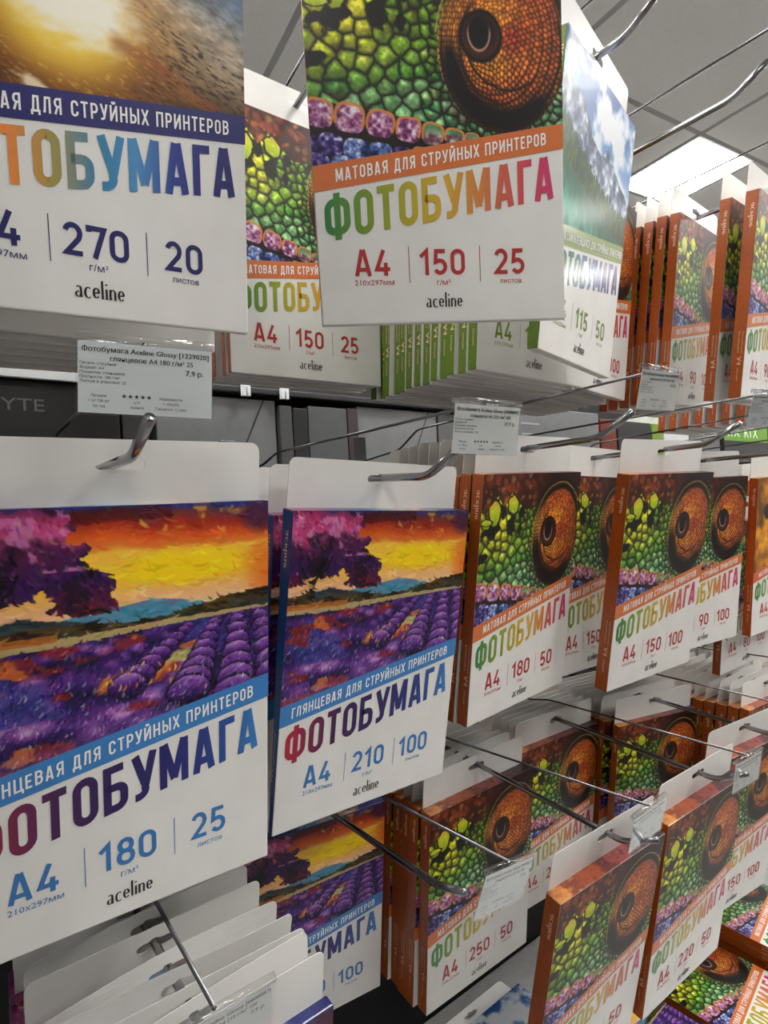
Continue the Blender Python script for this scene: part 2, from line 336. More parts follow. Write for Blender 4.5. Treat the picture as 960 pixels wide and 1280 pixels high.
    sx = -.30 * (1 - np.clip(R, 0, 1)); sy = -.10 * (1 - np.clip(R, 0, 1))
    px, py = ex - sx, ey - sy
    g1, g2, gi = voro(px, py, [(q * np.cos(a), q * np.sin(a)) for a, q in rings])
    ge = g2 - g1; gj = rr.rand(len(rings), 2)[gi]; Rp = np.hypot(px, py); ap = np.arctan2(py, px)
    ec = ramp(Rp + (n1 - .5) * .25, [(0, (.90, .62, .18)), (.34, (.88, .55, .14)), (.6, (.78, .38, .10)), (.85, (.62, .27, .09)), (1, (.50, .30, .08))])
    ec = mix(ec, (.62, .12, .10), np.exp(-((u - .80) ** 2 + (v - .36) ** 2) / .0035) * .8)
    ec = mix(ec, (.86, .36, .12), sm(.2, .9, -ey) * .5)
    ec = mix(ec, (.85, .66, .22), sm(.35, .9, -ex) * .45)
    ec = ec * (.72 + .5 * gj[..., :1]) * (.75 + .45 * n3[..., None])
    ec = ec + (np.clip(1 - g1 / .022, 0, 1) * .18)[..., None]
    gl = sm(.0, .55, ey + .35 * gj[..., 1] - .3); ec = mix(ec, (.20, .07, .02), (1 - sm(.004, .016 + .012 * gl, ge)) * (.5 + .4 * sm(-.5, .5, ey)))
    rg = np.sin(Rp * 62 + 2.5 * n1 + .8 * ex); ec = mix(ec, (.16, .06, .03), sm(.35, .95, rg) * .55 * sm(.45, .7, Rp) * (.4 + .6 * sm(-.6, .6, ey)))
    cres = np.exp(-((R - .84 - .03 * ex) / .125) ** 2) * sm(.15, .70, np.sin(pol) * 1.0 - np.cos(pol) * .25)
    ec = mix(ec, (.05, .035, .03), np.clip(cres * 1.9 - .15 + .3 * (n3 - .5), 0, 1))
    cres2 = np.exp(-((R - .66) / .03) ** 2) * sm(.1, .6, -np.cos(pol + .5)); ec = mix(ec, (.12, .06, .03), np.clip(cres2, 0, 1) * .85)
    for q, wd, a0 in ((.56, .016, .2), (.92, .016, -.2), (.74, .02, 1.0), (.98, .012, -.6)):
        rr_ = R + .06 * np.sin(pol * 1.5 + q * 9); k = np.exp(-((rr_ - q) / wd) ** 2) * sm(a0 - .3, a0 + .5, np.sin(pol) + .3 * np.cos(pol) * (1 if q > .8 else -1)); ec = mix(ec, (.10, .05, .03), np.clip(k * 1.2, 0, 1) * .85)
    tc = np.exp(-((R - .95) / .05) ** 2) * sm(.2, .8, -ey) ; ec = mix(ec, (.08, .05, .03), np.clip(tc * 1.2, 0, 1))
    m = 1 - sm(.985, 1.0, R); col = col * (1 - m[..., None]) + ec * m[..., None]
    ot = (1 - sm(1.10, 1.2, R)) * (R > .985) * sm(.55, -.1, v - .12 - .25 * (u > .9)) * (v < crest + .07); col = mix(col, (.14, .07, .04), np.clip(ot, 0, 1) * .9)
    rl = np.exp(-((R - 1.03 - .02 * (n2 - .5)) / .014) ** 2) * (ey < .0); col = mix(col, (.80, .70, .42), rl * .75 * (ex < .75))
    dk = np.exp(-((R - 1.10) / .045) ** 2) * sm(.1, .6, -ey) * (ex < .6); col = mix(col, (.10, .06, .04), np.clip(dk, 0, 1) * .9)
    # eyeball
    d = np.hypot((u - .672) / .084, (v - .357) / .092); col = mix(col, (.06, .04, .03), 1 - sm(.95, 1.1, d))
    b = ramp(d + .25 * (v - .357) / .09, [(0, (.07, .03, .02)), (.5, (.10, .05, .04)), (.85, (.26, .13, .09)), (1.2, (.14, .08, .06))]); k = 1 - sm(.86, .92, d); col = col * (1 - k[..., None]) + b * k[..., None]
    d = np.hypot((u - .665) / .043, (v - .345) / .062); col = mix(col, (.82, .62, .55), np.exp(-((d - 1) / .09) ** 2) * sm(-.5, .4, (v - .345) / .06 + .2) * .9); col = mix(col, (.03, .03, .035), 1 - sm(.8, .95, d))
    return np.clip(col, 0, 1)
def art_lavender():
    u, v = art_grid(); n1 = noise(u, v, 8, 21); n2 = noise(u, v, 30, 22, 3); n3 = noise(u * .4, v * 1.5, 60, 23, 2)
    w = (n1 - .5) * .05
    sky = ramp(v + w, [(0, (.16, .22, .48)), (.03, (.45, .20, .22)), (.06, (.62, .16, .10)), (.10, (.86, .34, .10)), (.135, (.90, .48, .18)), (.155, (.96, .76, .25)), (.26, (.96, .74, .20)), (.31, (.95, .72, .48)), (.36, (.94, .76, .62))])
    d = np.hypot((u - .70) / .26, (v - .215) / .07); sky = mix(sky, (.99, .84, .06), (1 - sm(.5, 1.15, d + (n2 - .5) * .5)) * .9)
    sky = mix(sky, (.90, .42, .12), sm(.88, 1, u + w) * sm(.1, .2, v) * .8)
    sky = mix(sky, (.88, .60, .20), (sm(.62, .8, n2) * (v < .13) * (u > .5)) * .8)
    sky = mix(sky, (.15, .20, .50), sm(.03, .0, v - .004) * 0 + (v < .012) * .7); sky = mix(sky, (.24, .12, .28), (1 - sm(.03, .09, np.hypot((u - .97) / 1.2, (v - .05)))) * .8)
    sky = mix(sky, (.30, .06, .06), (1 - sm(.012, .03, np.abs(v - .035 - .01 * np.sin(u * 9)))) * (u < .65) * .8)
    base = sky
    # far hills
    hill = np.interp(u, [0, .28, .4, .5, .58, .68, .8, 1], [.36, .35, .345, .33, .315, .33, .36, .36]); k = (v > hill) * 1.
    hc = ramp(n2, [(0, (.10, .35, .50)), (.5, (.30, .58, .66)), (1, (.45, .40, .60))]); base = base * (1 - k[..., None]) + hc * k[..., None]
    hill = np.interp(u, [0, .1, .2, .35, .5, .62, .72, .85, 1], [.362, .345, .33, .36, .385, .38, .36, .335, .318]); k = (v + w * .3 > hill) * 1.
    hc = ramp(n3 * .8 + n1 * .3, [(0, (.05, .05, .05)), (.45, (.13, .10, .06)), (.6, (.35, .25, .08)), (.8, (.14, .20, .20)), (1, (.3, .3, .1))]); hc = mix(hc, (.18, .32, .42), ((u < .6) * (u > .1) * (v < .37)) * .5)
    base = base * (1 - k[..., None]) + hc * k[..., None]
    sand = np.interp(u, [0, .3, .62, 1], [.405, .41, .395, .385]); k = (v > sand) * 1.; base = base * (1 - k[..., None]) + np.array((.70, .62, .42)) * k[..., None]
    base = mix(base, (.74, .42, .15), (np.abs(v - .405) < .012) * (u < .3) * .8)
    # field
    top = np.interp(u, [0, .3, .6, 1], [.435, .435, .415, .395]); fld = v > top
    rows = np.sin((v - .4) * 60 / (.6 + 1.2 * (v - .4)) + u * 5 * (1 - u) + n1 * 3)
    bump = np.zeros(u.shape)
    rb = np.random.RandomState(44)
    for k in range(46):
        y = .42 + .40 * (k / 46.) ** 1.1; x = rb.rand() * 1.05; q = .025 + .16 * (y - .40)
        dd = np.hypot((u - x) / q, (v - y) / (q * .55)); bump = np.where(dd < 1, np.clip(1.05 - dd + .35 * (y - v) / q, 0, 1.1), bump)
    vpx, vpy = .93, .35; ang = np.arctan2(v - vpy, u - vpx); rr = np.sin(ang * 26 + n1 * 1.5)
    tone = np.where(u > .55, rr * .5 + .5, rows * .5 + .5) * .30 + bump * .5 + n2 * .35
    fc = ramp(tone, [(0, (.07, .04, .16)), (.28, (.17, .10, .34)), (.5, (.36, .18, .50)), (.75, (.56, .34, .64)), (1.05, (.82, .66, .84))])
    fc = mix(fc, (.20, .24, .54), sm(.52, .68, noise(u, v, 6, 31)) * (v < .66) * .65)
    fc = mix(fc, (.55, .14, .12), sm(.60, .70, noise(u, v * 2.6, 9, 32)) * .75)
    fc = mix(fc, (.84, .46, .20), sm(.70, .78, noise(u, v * 2, 9, 33)) * .8)
    d = np.hypot((u - .53) / .13, (v - .575 + .15 * (u - .53)) / .035); fc = mix(fc, (.94, .55, .20), (1 - sm(.5, 1.2, d + (n2 - .5))) * .95)
    d = np.hypot((u - .67) / .08, (v - .53) / .025); fc = mix(fc, (.86, .80, .45), (1 - sm(.5, 1.2, d + (n2 - .5))) * .8)
    lp = sm(.72, .82, v + .17 * u - .06 * (n2)); fc = mix(fc, (.62, .44, .70), lp * .40 * (u < .7))
    for (ax, ay), (bx, by), m, q0, q1 in (((.80, .415), (.70, .66), 9, .022, .075), ((.88, .410), (.87, .70), 8, .026, .085), ((.96, .405), (1.03, .66), 7, .028, .08), ((.70, .43), (.50, .60), 8, .02, .06)):
        for k in range(m):
            t = (k / (m - 1)) ** 1.3; x, y, q = ax + (bx - ax) * t, ay + (by - ay) * t, q0 + (q1 - q0) * t
            d = np.hypot((u - x) / q, (v - y) / (q * .72)) + (n2 - .5) * .12; c = ramp(np.clip((y - v) / (q * .72) * .5 + .5 + (n3 - .5) * .3, 0, 1), [(0, (.06, .03, .14)), (.4, (.24, .10, .38)), (.75, (.46, .26, .60)), (1, (.70, .52, .78))])
            fc = mix(fc, (.05, .03, .10), (1 - sm(1.0, 1.14, d)) * .9); k_ = 1 - sm(.92, 1.0, d); fc = fc * (1 - k_[..., None]) + c * k_[..., None]
    base = np.where(fld[..., None], fc, base)
    # tree crown
    cr = np.full(u.shape, 9.)
    for x, y, rx, ry in ((.10, .10, .22, .10), (.24, .07, .11, .08), (.05, .2, .2, .09), (.25, .17, .15, .09), (.36, .25, .10, .06), (.38, .31, .09, .04), (.02, .27, .07, .05), (.18, .24, .08, .05)):
        cr = np.minimum(cr, np.hypot((u - x) / rx, (v - y) / ry))
    cr = cr + (n2 - .5) * .7; crown = cr < 1
    cc = ramp(v + (n1 - .5) * .12, [(0, (.30, .15, .35)), (.05, (.70, .20, .42)), (.09, (.80, .34, .56)), (.14, (.34, .10, .28)), (.24, (.20, .08, .32)), (.32, (.38, .10, .18))])
    cc = mix(cc, (.12, .05, .14), sm(.52, .68, noise(u, v, 16, 41)) * .8); cc = mix(cc, (.85, .50, .70), sm(.62, .75, noise(u, v, 20, 42)) * (v < .2) * .8)
    base = np.where(crown[..., None], cc, base)
    for ps, q in ((((.115, .37), (.11, .32), (.13, .27), (.16, .22)), .016), (((.11, .31), (.07, .27), (.05, .22)), .008), (((.125, .29), (.18, .25), (.2, .2)), .007), (((.36, .34), (.42, .33), (.45, .345)), .006)):
        base = mix(base, (.08, .05, .06), 1 - sm(q * .7, q, line_dist(u, v, ps)))
    img = base.copy()
    strokes(img, u, v, base, 1500, 1, .028, .006, .1, (.04, .03), ~fld & ~crown)
    strokes(img, u, v, base, 2200, 2, .014, .006, 1.0, (.09, .05), crown)
    strokes(img, u, v, base, 5200, 3, .011, .0036, lambda x, y: -1.1 + .6 * x, (.09, .05), fld)
    strokes(img, u, v, base * .5 + .45, 500, 4, .010, .003, -1.2, (.05, .05), fld & (v > .55))
    d = np.hypot((u - .55) / .14, (v - .57 + .15 * (u - .53)) / .04)
    strokes(img, u, v, np.ones_like(img) * (.97, .66, .25), 900, 5, .012, .003, -1.4, (.10, .08), d < 1)
    return np.clip(img, 0, 1)
def art_lake():
    u, v = art_grid(); n1 = noise(u, v, 6, 51, 4); n2 = noise(u, v, 22, 52, 4); n3 = noise(u * 2.2, v * .8, 40, 53, 2)
    c = ramp(v, [(0, (.14, .32, .62)), (.3, (.40, .58, .80)), (.45, (.75, .83, .92))]); c = mix(c, (.90, .92, .95), sm(.60, .80, n1 + .25 * np.exp(-((u - .35 - v) / .25) ** 2)))
    mt = np.interp(u, [0, .12, .25, .4, .52, .62, .75, .88, 1], [.20, .17, .19, .32, .34, .28, .33, .40, .42]) + (n2 - .5) * .04
    m = ramp(np.clip((n2 - .5) * 1.8 + .5 + .2 * np.sin(u * 40 + v * 30 + n1 * 8) * .4, 0, 1), [(0, (.22, .27, .36)), (.5, (.42, .48, .58)), (.8, (.68, .72, .80)), (1, (.92, .93, .95))]); c = np.where((v > mt)[..., None], m, c)
    fo = np.interp(u, [0, .15, .4, .7, 1], [.30, .36, .44, .50, .50]) + (n3 - .5) * .07 + .012 * np.abs(np.sin(u * 70)); f = ramp(n3 * .7 + n2 * .4, [(0, (.06, .13, .05)), (.5, (.14, .26, .09)), (.8, (.30, .42, .14)), (1.1, (.5, .6, .25))]); c = np.where((v > fo)[..., None], f, c)
    wa = np.interp(u, [0, .3, .6, 1], [.50, .56, .62, .68]); w_ = ramp(noise(u * 2, v * .7, 20, 54, 2), [(0, (.08, .34, .28)), (.5, (.16, .52, .42)), (1, (.35, .70, .60))]); w_ = mix(w_, (.10, .25, .12), sm(.12, 0, v - wa - .06 * n3) * .6); c = np.where((v > wa)[..., None], w_, c)
    return np.clip(c, 0, 1)
def art_sea():
    u, v = art_grid(); v = v - .13; n1 = noise(u, v, 5, 61, 4); n2 = noise(u - v * .4, v * 2.2 + u * .5, 22, 62, 4); q = v - .30 * u
    c = ramp(q + (n1 - .5) * .08, [(-.25, (.20, .32, .52)), (-.1, (.40, .45, .52)), (.05, (.66, .60, .52)), (.2, (.50, .42, .32)), (.3, (.30, .20, .10)), (.5, (.16, .08, .04))])
    n4 = noise(u + .5 * v, v * 3.2 - u * .9, 46, 63, 3)
    c = c * (.50 + .60 * n2[..., None] + .45 * n4[..., None])
    s = np.hypot((u - .42) / .24, (v - .42) / .20); g = np.clip(1 - s / 2.0, 0, 1)
    c = mix(c, (.95, .58, .12), g ** 1.2 * .95); c = mix(c, (1., .86, .30), (1 - sm(.35, 1.15, s)) * .9); c = mix(c, (1., .98, .90), 1 - sm(.35, 1.0, np.hypot((u - .46) / .26, (v - .37) / .16) + (n2 - .5) * .4))
    lip = np.interp(u, [0, .3, .45, .62, .8, 1], [.52, .56, .60, .64, .56, .50])
    e = line_dist(u, v, [(.58, .44), (.68, .46), (.80, .52), (.92, .56)]); c = mix(c, (.62, .34, .14), (1 - sm(.0, .04, e + (n2 - .5) * .03)) * .7)
    dk = sm(.02, .2, (v - .60) + .65 * (u - .72)) * sm(.5, .75, u); c = mix(c, (.13, .08, .06), np.clip(dk, 0, 1) * .9)
    fr = sm(0, .10, v - (.58 + .14 * u)) ; w_ = ramp(np.clip(n2 * 1.2, 0, 1), [(0, (.16, .09, .05)), (.5, (.42, .27, .14)), (.8, (.72, .58, .36)), (1, (.95, .88, .70))]); c = c * (1 - .8 * fr[..., None]) + w_ * .8 * fr[..., None]
    c = mix(c, (.98, .80, .40), sm(.60, .78, n4) * np.clip(1 - s / 1.9, 0, 1) * (s > .8) * .8); c = mix(c, (.16, .08, .03), sm(.55, .75, 1 - n4) * sm(.9, 1.6, s) * (q > .1) * .7)
    hl = 1 - sm(.5, 1.1, np.hypot((u - .36) / .07, (v - .66 - .3 * (u - .36)) / .05) + (n2 - .5)); c = mix(c, (1., .93, .80), hl * .9)
    return np.clip(c, 0, 1)
def art_flower():
    u, v = art_grid(); n1 = noise(u, v, 5, 71, 3); n2 = noise(u, v, 20, 72, 3)
    c = ramp(n1, [(0, (.16, .14, .10)), (.4, (.45, .28, .08)), (.55, (.80, .52, .10)), (.8, (.95, .72, .22)), (1, (.9, .8, .4))]) * (.8 + .4 * n2[..., None])
    for x, y, q in ((.2, .3, .09), (.75, .25, .11), (.5, .6, .10)):
        d = np.hypot(u - x, v - y) / q; c = mix(c, (.10, .07, .06), (1 - sm(.6, 1., d + (n2 - .5) * .5)) * .95)
        p = np.abs(np.sin(np.arctan2(v - y, u - x) * 6)); c = mix(c, (.22, .12, .04), (1 - sm(.02, .16, p)) * (d > .9) * (d < 2.6) * .7)
    return np.clip(c, 0, 1)
# ---------------------------------------------------------------- the packs
W, H = .213, .300; ZT = -.028                   # cover width and height; cover top below the hook hole
def P2(u, v): return ((u - .5) * W, ZT - v * W)  # design coordinates -> local x, z
SL = .17                                         # the printed band climbs to the right
BAND0, BAND1 = .829, .922
ORANGE, BLUE, NAVY, OLIVE = (.83, .44, .19), (.22, .50, .76), (.11, .10, .40), (.46, .54, .12)
STY = {
 'orange': dict(art='chameleon', band=ORANGE, spine=(.66, .31, .08), num=(.70, .17, .16), top='МАТОВАЯ ДЛЯ СТРУЙНЫХ ПРИНТЕРОВ', grad=[(.14, .47, .22), (.36, .56, .16), (.56, .62, .12), (.74, .66, .14), (.82, .66, .18), (.82, .54, .22), (.80, .38, .28), (.80, .24, .34), (.80, .20, .44)]),
 'blue': dict(art='lavender', band=BLUE, spine=(.10, .30, .54), num=(.22, .47, .72), top='ГЛЯНЦЕВАЯ ДЛЯ СТРУЙНЫХ ПРИНТЕРОВ', grad=[(.74, .10, .24), (.50, .09, .28), (.28, .09, .32), (.20, .08, .34), (.15, .09, .36), (.13, .12, .42), (.13, .20, .50), (.14, .32, .62), (.22, .52, .78)]),
 'navy': dict(art='sea', band=NAVY, spine=(.10, .10, .32), num=(.12, .12, .38), top='ГЛЯНЦЕВАЯ ДЛЯ СТРУЙНЫХ ПРИНТЕРОВ', grad=[(.95, .62, .22), (.95, .54, .20), (.92, .54, .22), (.62, .58, .30), (.14, .50, .66), (.30, .56, .78), (.14, .24, .58), (.13, .13, .44), (.12, .12, .42)]),
 'green': dict(art='lake', band=OLIVE, spine=(.34, .45, .08), num=(.45, .54, .12), top='МАТОВАЯ САМОКЛЕЯЩАЯСЯ ДЛЯ СТРУЙНЫХ ПРИНТЕРОВ', grad=[(.40, .55, .20), (.26, .50, .28), (.16, .44, .38), (.15, .40, .48), (.20, .36, .58), (.24, .30, .60), (.28, .26, .58), (.30, .25, .58), (.34, .28, .60)]),
 'flower': dict(art='flower', band=(.85, .36, .18), spine=(.74, .32, .12), num=(.72, .20, .14), top='МАТОВАЯ ДЛЯ СТРУЙНЫХ ПРИНТЕРОВ', grad=[(.14, .47, .22), (.36, .56, .16), (.56, .62, .12), (.74, .66, .14), (.82, .66, .18), (.82, .54, .22), (.80, .38, .28), (.80, .24, .34), (.80, .20, .44)]),
}
def picture_mesh(kind, col):
    u, v = art_grid(); lim = BAND0 - SL * u + .012; x = (u - .5) * W; z = ZT - v * W
    me = bpy.data.meshes.new('cover_picture'); nv = AW * AH
    idx = np.arange(nv).reshape(AH, AW); q = np.stack([idx[:-1, :-1], idx[1:, :-1], idx[1:, 1:], idx[:-1, 1:]], -1).reshape(-1, 4)
    keep = (v < lim + .006)[:-1, :-1].reshape(-1) & (v < lim + .006)[1:, 1:].reshape(-1); q = q[keep]
    used = np.unique(q); re = np.full(nv, -1); re[used] = np.arange(len(used)); q = re[q]
    co = np.stack([x.ravel(), np.full(nv, -.00015), z.ravel()], -1)[used].astype(np.float32)
    me.vertices.add(len(co)); me.vertices.foreach_set('co', co.ravel()); me.loops.add(q.size); me.loops.foreach_set('vertex_index', q.ravel().astype(np.int32))
    me.polygons.add(len(q)); me.polygons.foreach_set('loop_start', np.arange(0, q.size, 4, dtype=np.int32)); me.polygons.foreach_set('loop_total', np.full(len(q), 4, np.int32)); me.update(calc_edges=True)
    ca = me.color_attributes.new('print', 'BYTE_COLOR', 'POINT'); rgba = np.concatenate([col.reshape(-1, 3)[used], np.ones((len(used), 1))], 1).astype(np.float32); ca.data.foreach_set('color_srgb', rgba.ravel())
    me.materials.append(M_print); return me
M_print = attr_mat('printed_picture')
ARTS = {}
ART_COL = {k: globals()['art_' + k]() for k in ('chameleon', 'lavender', 'lake', 'sea', 'flower')}
for _k, _c in ART_COL.items(): ARTS[_k] = picture_mesh(_k, _c)
def sleeve_mesh(st, T, taper=1.):
    s = STY[st]; key = ('sleeve', st, T, taper)
    if key in ARTS: return ARTS[key]
    x0, x1 = -W / 2, W / 2; z1, z0 = ZT, ZT - H; bm = bmesh.new(); bmesh.ops.create_cube(bm, size=1)
    for v in bm.verts:
        top = v.co.z > 0; back = v.co.y > 0; v.co = Vector((x1 if v.co.x > 0 else x0, (T * (1 if top else taper)) if back else 0, z1 if top else z0))
    bmesh.ops.bevel(bm, geom=list(bm.edges), offset=.0012, segments=2, profile=.5, affect='EDGES')
    me = bpy.data.meshes.new('sleeve'); bm.to_mesh(me); bm.free()
    me.materials.append(M_white); me.materials.append(mat('spine_' + st, s['spine'], .38, coat=.3, noise=.05, nscale=200))
    tc = ART_COL[s['art']]; c = tc[0:6].mean((0, 1))
    me.materials.append(top_mat(st))
    for p in me.polygons:
        n = p.normal; p.material_index = 1 if abs(n.x) > .5 else (2 if n.z > .5 else 0)
    ARTS[key] = me; return me
def top_mat(st):      # the cover picture runs on over the folded top edge
    k = 'top_' + st
    if k in MATS: return MATS[k]
    stops = {'orange': [(.80, .52, .24), (.45, .18, .10), (.62, .28, .14), (.34, .12, .10), (.55, .22, .20), (.22, .07, .11), (.30, .10, .14), (.16, .06, .10)], 'flower': [(.5, .3, .1), (.8, .6, .2), (.4, .2, .1)], 'blue': [(.60, .20, .42), (.35, .20, .42), (.14, .20, .46), (.45, .62, .76), (.86, .66, .46), (.18, .22, .50), (.12, .14, .38)], 'navy': [(.45, .42, .36), (.2, .3, .5)], 'green': [(.36, .55, .80), (.75, .82, .92), (.30, .50, .80)]}[st]
    m = ramp_mat(k, stops, .35); nt = m.node_tree; tc = nt.nodes['Texture Coordinate']; n = nt.nodes.new('ShaderNodeTexNoise'); n.inputs['Scale'].default_value = 90; mx = nt.nodes.new('ShaderNodeMath'); mx.operation = 'MULTIPLY_ADD'; mx.inputs[1].default_value = .55
    r = [x for x in nt.nodes if x.type == 'VALTORGB'][0]; mr = [x for x in nt.nodes if x.type == 'MAP_RANGE'][0]; sb = nt.nodes.new('ShaderNodeMath'); sb.operation = 'SUBTRACT'; sb.inputs[1].default_value = .27
    nt.links.new(tc.outputs['Object'], n.inputs['Vector']); nt.links.new(n.outputs['Fac'], mx.inputs[0]); nt.links.new(mr.outputs[0], mx.inputs[2]); nt.links.new(mx.outputs[0], sb.inputs[0]); nt.links.new(sb.outputs[0], r.inputs['Fac']); MATS[k] = m; return m
def tab_mesh(var):
    key = ('tab', var)
    if key in ARTS: return ARTS[key]
    hw = W / 2 - .004; z1, z0, r = .017, ZT - .006, .007
    out = [(hw, z0)] + [(hw - r + r * math.cos(rad(a)), z1 - r + r * math.sin(rad(a))) for a in range(0, 91, 15)] + [(-hw + r + r * math.cos(rad(a)), z1 - r + r * math.sin(rad(a))) for a in range(90, 181, 15)] + [(-hw, z0)]
    def bow(x, z): return {0: 0, 1: .004 * max(0, z + .02) / .037 * math.sin(x * 14 + .5), 2: .005 * max(0, z + .02) / .037 * math.cos(x * 20), 3: -.004 * max(0, z + .02) / .037 * math.sin(x * 18)}[var]
    angs = sorted(set([math.atan2(z, x) for x, z in out] + [2 * PI * k / 64 - PI + 1e-4 for k in range(64)]))
    def ray_poly(a, poly):
        d = Vector((math.cos(a), math.sin(a))); best = 9
        for (ax, ay), (bx, by) in zip(poly, poly[1:] + poly[:1]):
            e = Vector((bx - ax, by - ay)); den = d.x * e.y - d.y * e.x
            if abs(den) < 1e-12: continue
            t = (ax * e.y - ay * e.x) / den; s = (ax * d.y - ay * d.x) / den
            if t > 1e-6 and -1e-6 <= s <= 1 + 1e-6: best = min(best, t)
        return d * best
    slot = [(.0165 - .004 + .004 * math.cos(rad(a)), .004 * math.sin(rad(a))) for a in range(-90, 91, 18)] + [(.004, .004), (.003, .006), (-.003, .006), (-.004, .004)] + [(-.0165 + .004 + .004 * math.cos(rad(a)), .004 * math.sin(rad(a))) for a in range(90, 271, 18)]
    n = len(angs); v = []; K = 4
    for y in (0, .0006):
        for a in angs:
            o = ray_poly(a, out); i = ray_poly(a, slot)
            for k in range(K + 1): p = i.lerp(o, k / K); v.append((p.x, y + bow(p.x, p.y), p.y))
    f = []; S = n * (K + 1)
    for j in range(n):
        b = (j + 1) % n
        for k in range(K):
            q = (j * (K + 1) + k, b * (K + 1) + k, b * (K + 1) + k + 1, j * (K + 1) + k + 1); f.append(q); f.append(tuple(S + t for t in reversed(q)))
        f.append((j * (K + 1) + K, b * (K + 1) + K, S + b * (K + 1) + K, S + j * (K + 1) + K)); f.append((b * (K + 1), j * (K + 1), S + j * (K + 1), S + b * (K + 1)))
    me = pydata('hang_tab', v, f, M_tab); ARTS[key] = me; return me
def banner_meshes(st):
    key = ('banner', st)
    if key in ARTS: return ARTS[key]
    s = STY[st]; p = Print(); x0 = -W / 2; z = lambda t: ZT - t * W
    p.add([(0, z(BAND1)), (W, z(BAND1) + SL * W), (W, z(BAND0) + SL * W), (0, z(BAND0))], [(0, 1, 2, 3)], x0, 0, 1, 1)
    a = p.mesh('banner', -.0003, mat('band_' + st, s['band'], .35, coat=.35))
    p = Print(); u0, u1 = (.085, .93) if s['top'][0] == 'М' else (.055, .94)
    if st == 'green': u0, u1 = .03, .97
    hh = .046 * W if st != 'green' else .040 * W
    zb = z(BAND1 - .0235 - SL * u0); V, F, L = stroke_text(s['top'], .068, .10); p.add(V, F, x0 + u0 * W, zb, (u1 - u0) * W / L, hh, SL)
    b = p.mesh('banner_lettering', -.00045, M_whiteink)
    p = Print(); V, F, L = stroke_text('ФОТОБУМАГА', .084, .055); u0, u1 = .035, .965; sx = (u1 - u0) * W / L; p.add(V, F, x0 + u0 * W, z(BAND1 + .180 - SL * u0), sx, .160 * W, SL)
    c = p.mesh('title_lettering', -.0003, ramp_mat('title_' + st, s['grad'], .35))
    p = Print(); V, F, L = stroke_text('aceline', .055, .03, True); sx = .150 * W / L; p.add(V, F, x0 + .415 * W, z(1.352), sx, .062 * W)
    d = p.mesh('brand_lettering', -.0003, M_ink)
    p = Print()      # spine lettering: reads down the left side (a = depth, b = height)
    V, F, L = stroke_text('aceline', .055, .03, True); k = .034 / L
    p2 = [(q[1] * .0075, -q[0] * k) for q in V]; p0 = ([(a, ZT - .018 + b) for a, b in p2], list(F))
    ft = lambda t, zz, off, hh, wid: (lambda VF: (p.f.extend([tuple(i + len(p.v) for i in q) for q in VF[1]]), p.mi.extend([0] * len(VF[1])), p.v.extend([(off + b * hh, zz - (a - min(q[0] for q in VF[0])) * wid / (max(q[0] for q in VF[0]) - min(q[0] for q in VF[0]))) for a, b in VF[0]])))(font_text(t))
    ft('A4', ZT - .237, -.001, .0065, .013); ft('ФОТОБУМАГА', ZT - .200, .0035, .0022, .032); ft(s['top'].title(), ZT - .200, -.001, .0018, .034); ft('210х297мм', ZT - .255, .002, .0024, .018)
    ARTS[key] = (a, b, c, d, (p0, (p.v, p.f))); return ARTS[key]
def spec_mesh(st, g, n):
    key = ('spec', st, g, n)
    if key in ARTS: return ARTS[key]
    s = STY[st]; p = Print(); z = lambda t: ZT - t * W; x0 = -W / 2
    for t, c, hh in (('A4', .213, .098), (str(g), .490, .098), (str(n), .768, .098)):
        V, F, L = stroke_text(t, .078, .06); sx = hh * W * 1.0; wd = L * sx; k = min(1, .205 * W / wd); p.add(V, F, x0 + c * W - wd * k / 2, z(1.227), sx * k, hh * W)
    for t, c, wd, hh, zz in (('210х297мм', .213, .155, .021, 1.262), ('г/м²', .490, .056, .023, 1.266), ('листов', .768, .092, .020, 1.262)): p.font(t, x0 + c * W - wd * W / 2, z(zz), hh * W, wd * W)
    for c in (.352, .640): p.rect(x0 + c * W, x0 + (c + .0026) * W, z(1.255), z(1.118))
    ARTS[key] = p.mesh('specification_lettering', -.0003, mat('ink_' + st, s['num'], .4)); return ARTS[key]
SPL = {}
def spine_letter(st, T):
    k = (st, T)
    if k not in SPL:
        SPL[k] = [pydata('spine_lettering', [(-W / 2 - .00025, T * .5 - .004 + a, b) for a, b in vv], ff, MATS.get('spine_ink') or mat('spine_ink', (.93, .80, .68), .5)) for vv, ff in banner_meshes(st)[4]]
    return SPL[k]
def pack(pose, T, st, g, n, label, group=None, full=True, var=0, taper=1., tab=True, M=None, spine=True):
    M = M or frame(*pose)
    t = empty('photo_paper_pack', M, label, 'photo paper', group)
    def part(name, me, dy=0):
        o = mesh_obj(name, me, t); o.location = (0, dy, 0); return o
    part('sleeve', sleeve_mesh(st, T, taper), -T)
    if tab: part('hang_tab', tab_mesh(var))
    pic = part('cover_picture', ARTS[STY[st]['art']], -T); pic['label'] = {'chameleon': 'printed picture of a chameleon eye', 'lavender': 'printed painting of a lavender field at sunset', 'lake': 'printed mountain lake picture', 'sea': 'printed picture of the sun over surf', 'flower': 'printed picture of yellow petals'}[STY[st]['art']]
    a, b, c, d, _ = banner_meshes(st)
    part('banner', a, -T)
    if spine: part('spine_brand_lettering', spine_letter(st, T)[0], -T); part('spine_size_lettering', spine_letter(st, T)[1], -T)
    if full:
        part('banner_lettering', b, -T); part('title_lettering', c, -T); part('specification_lettering', spec_mesh(st, g, n), -T); part('brand_lettering', d, -T)
    return t
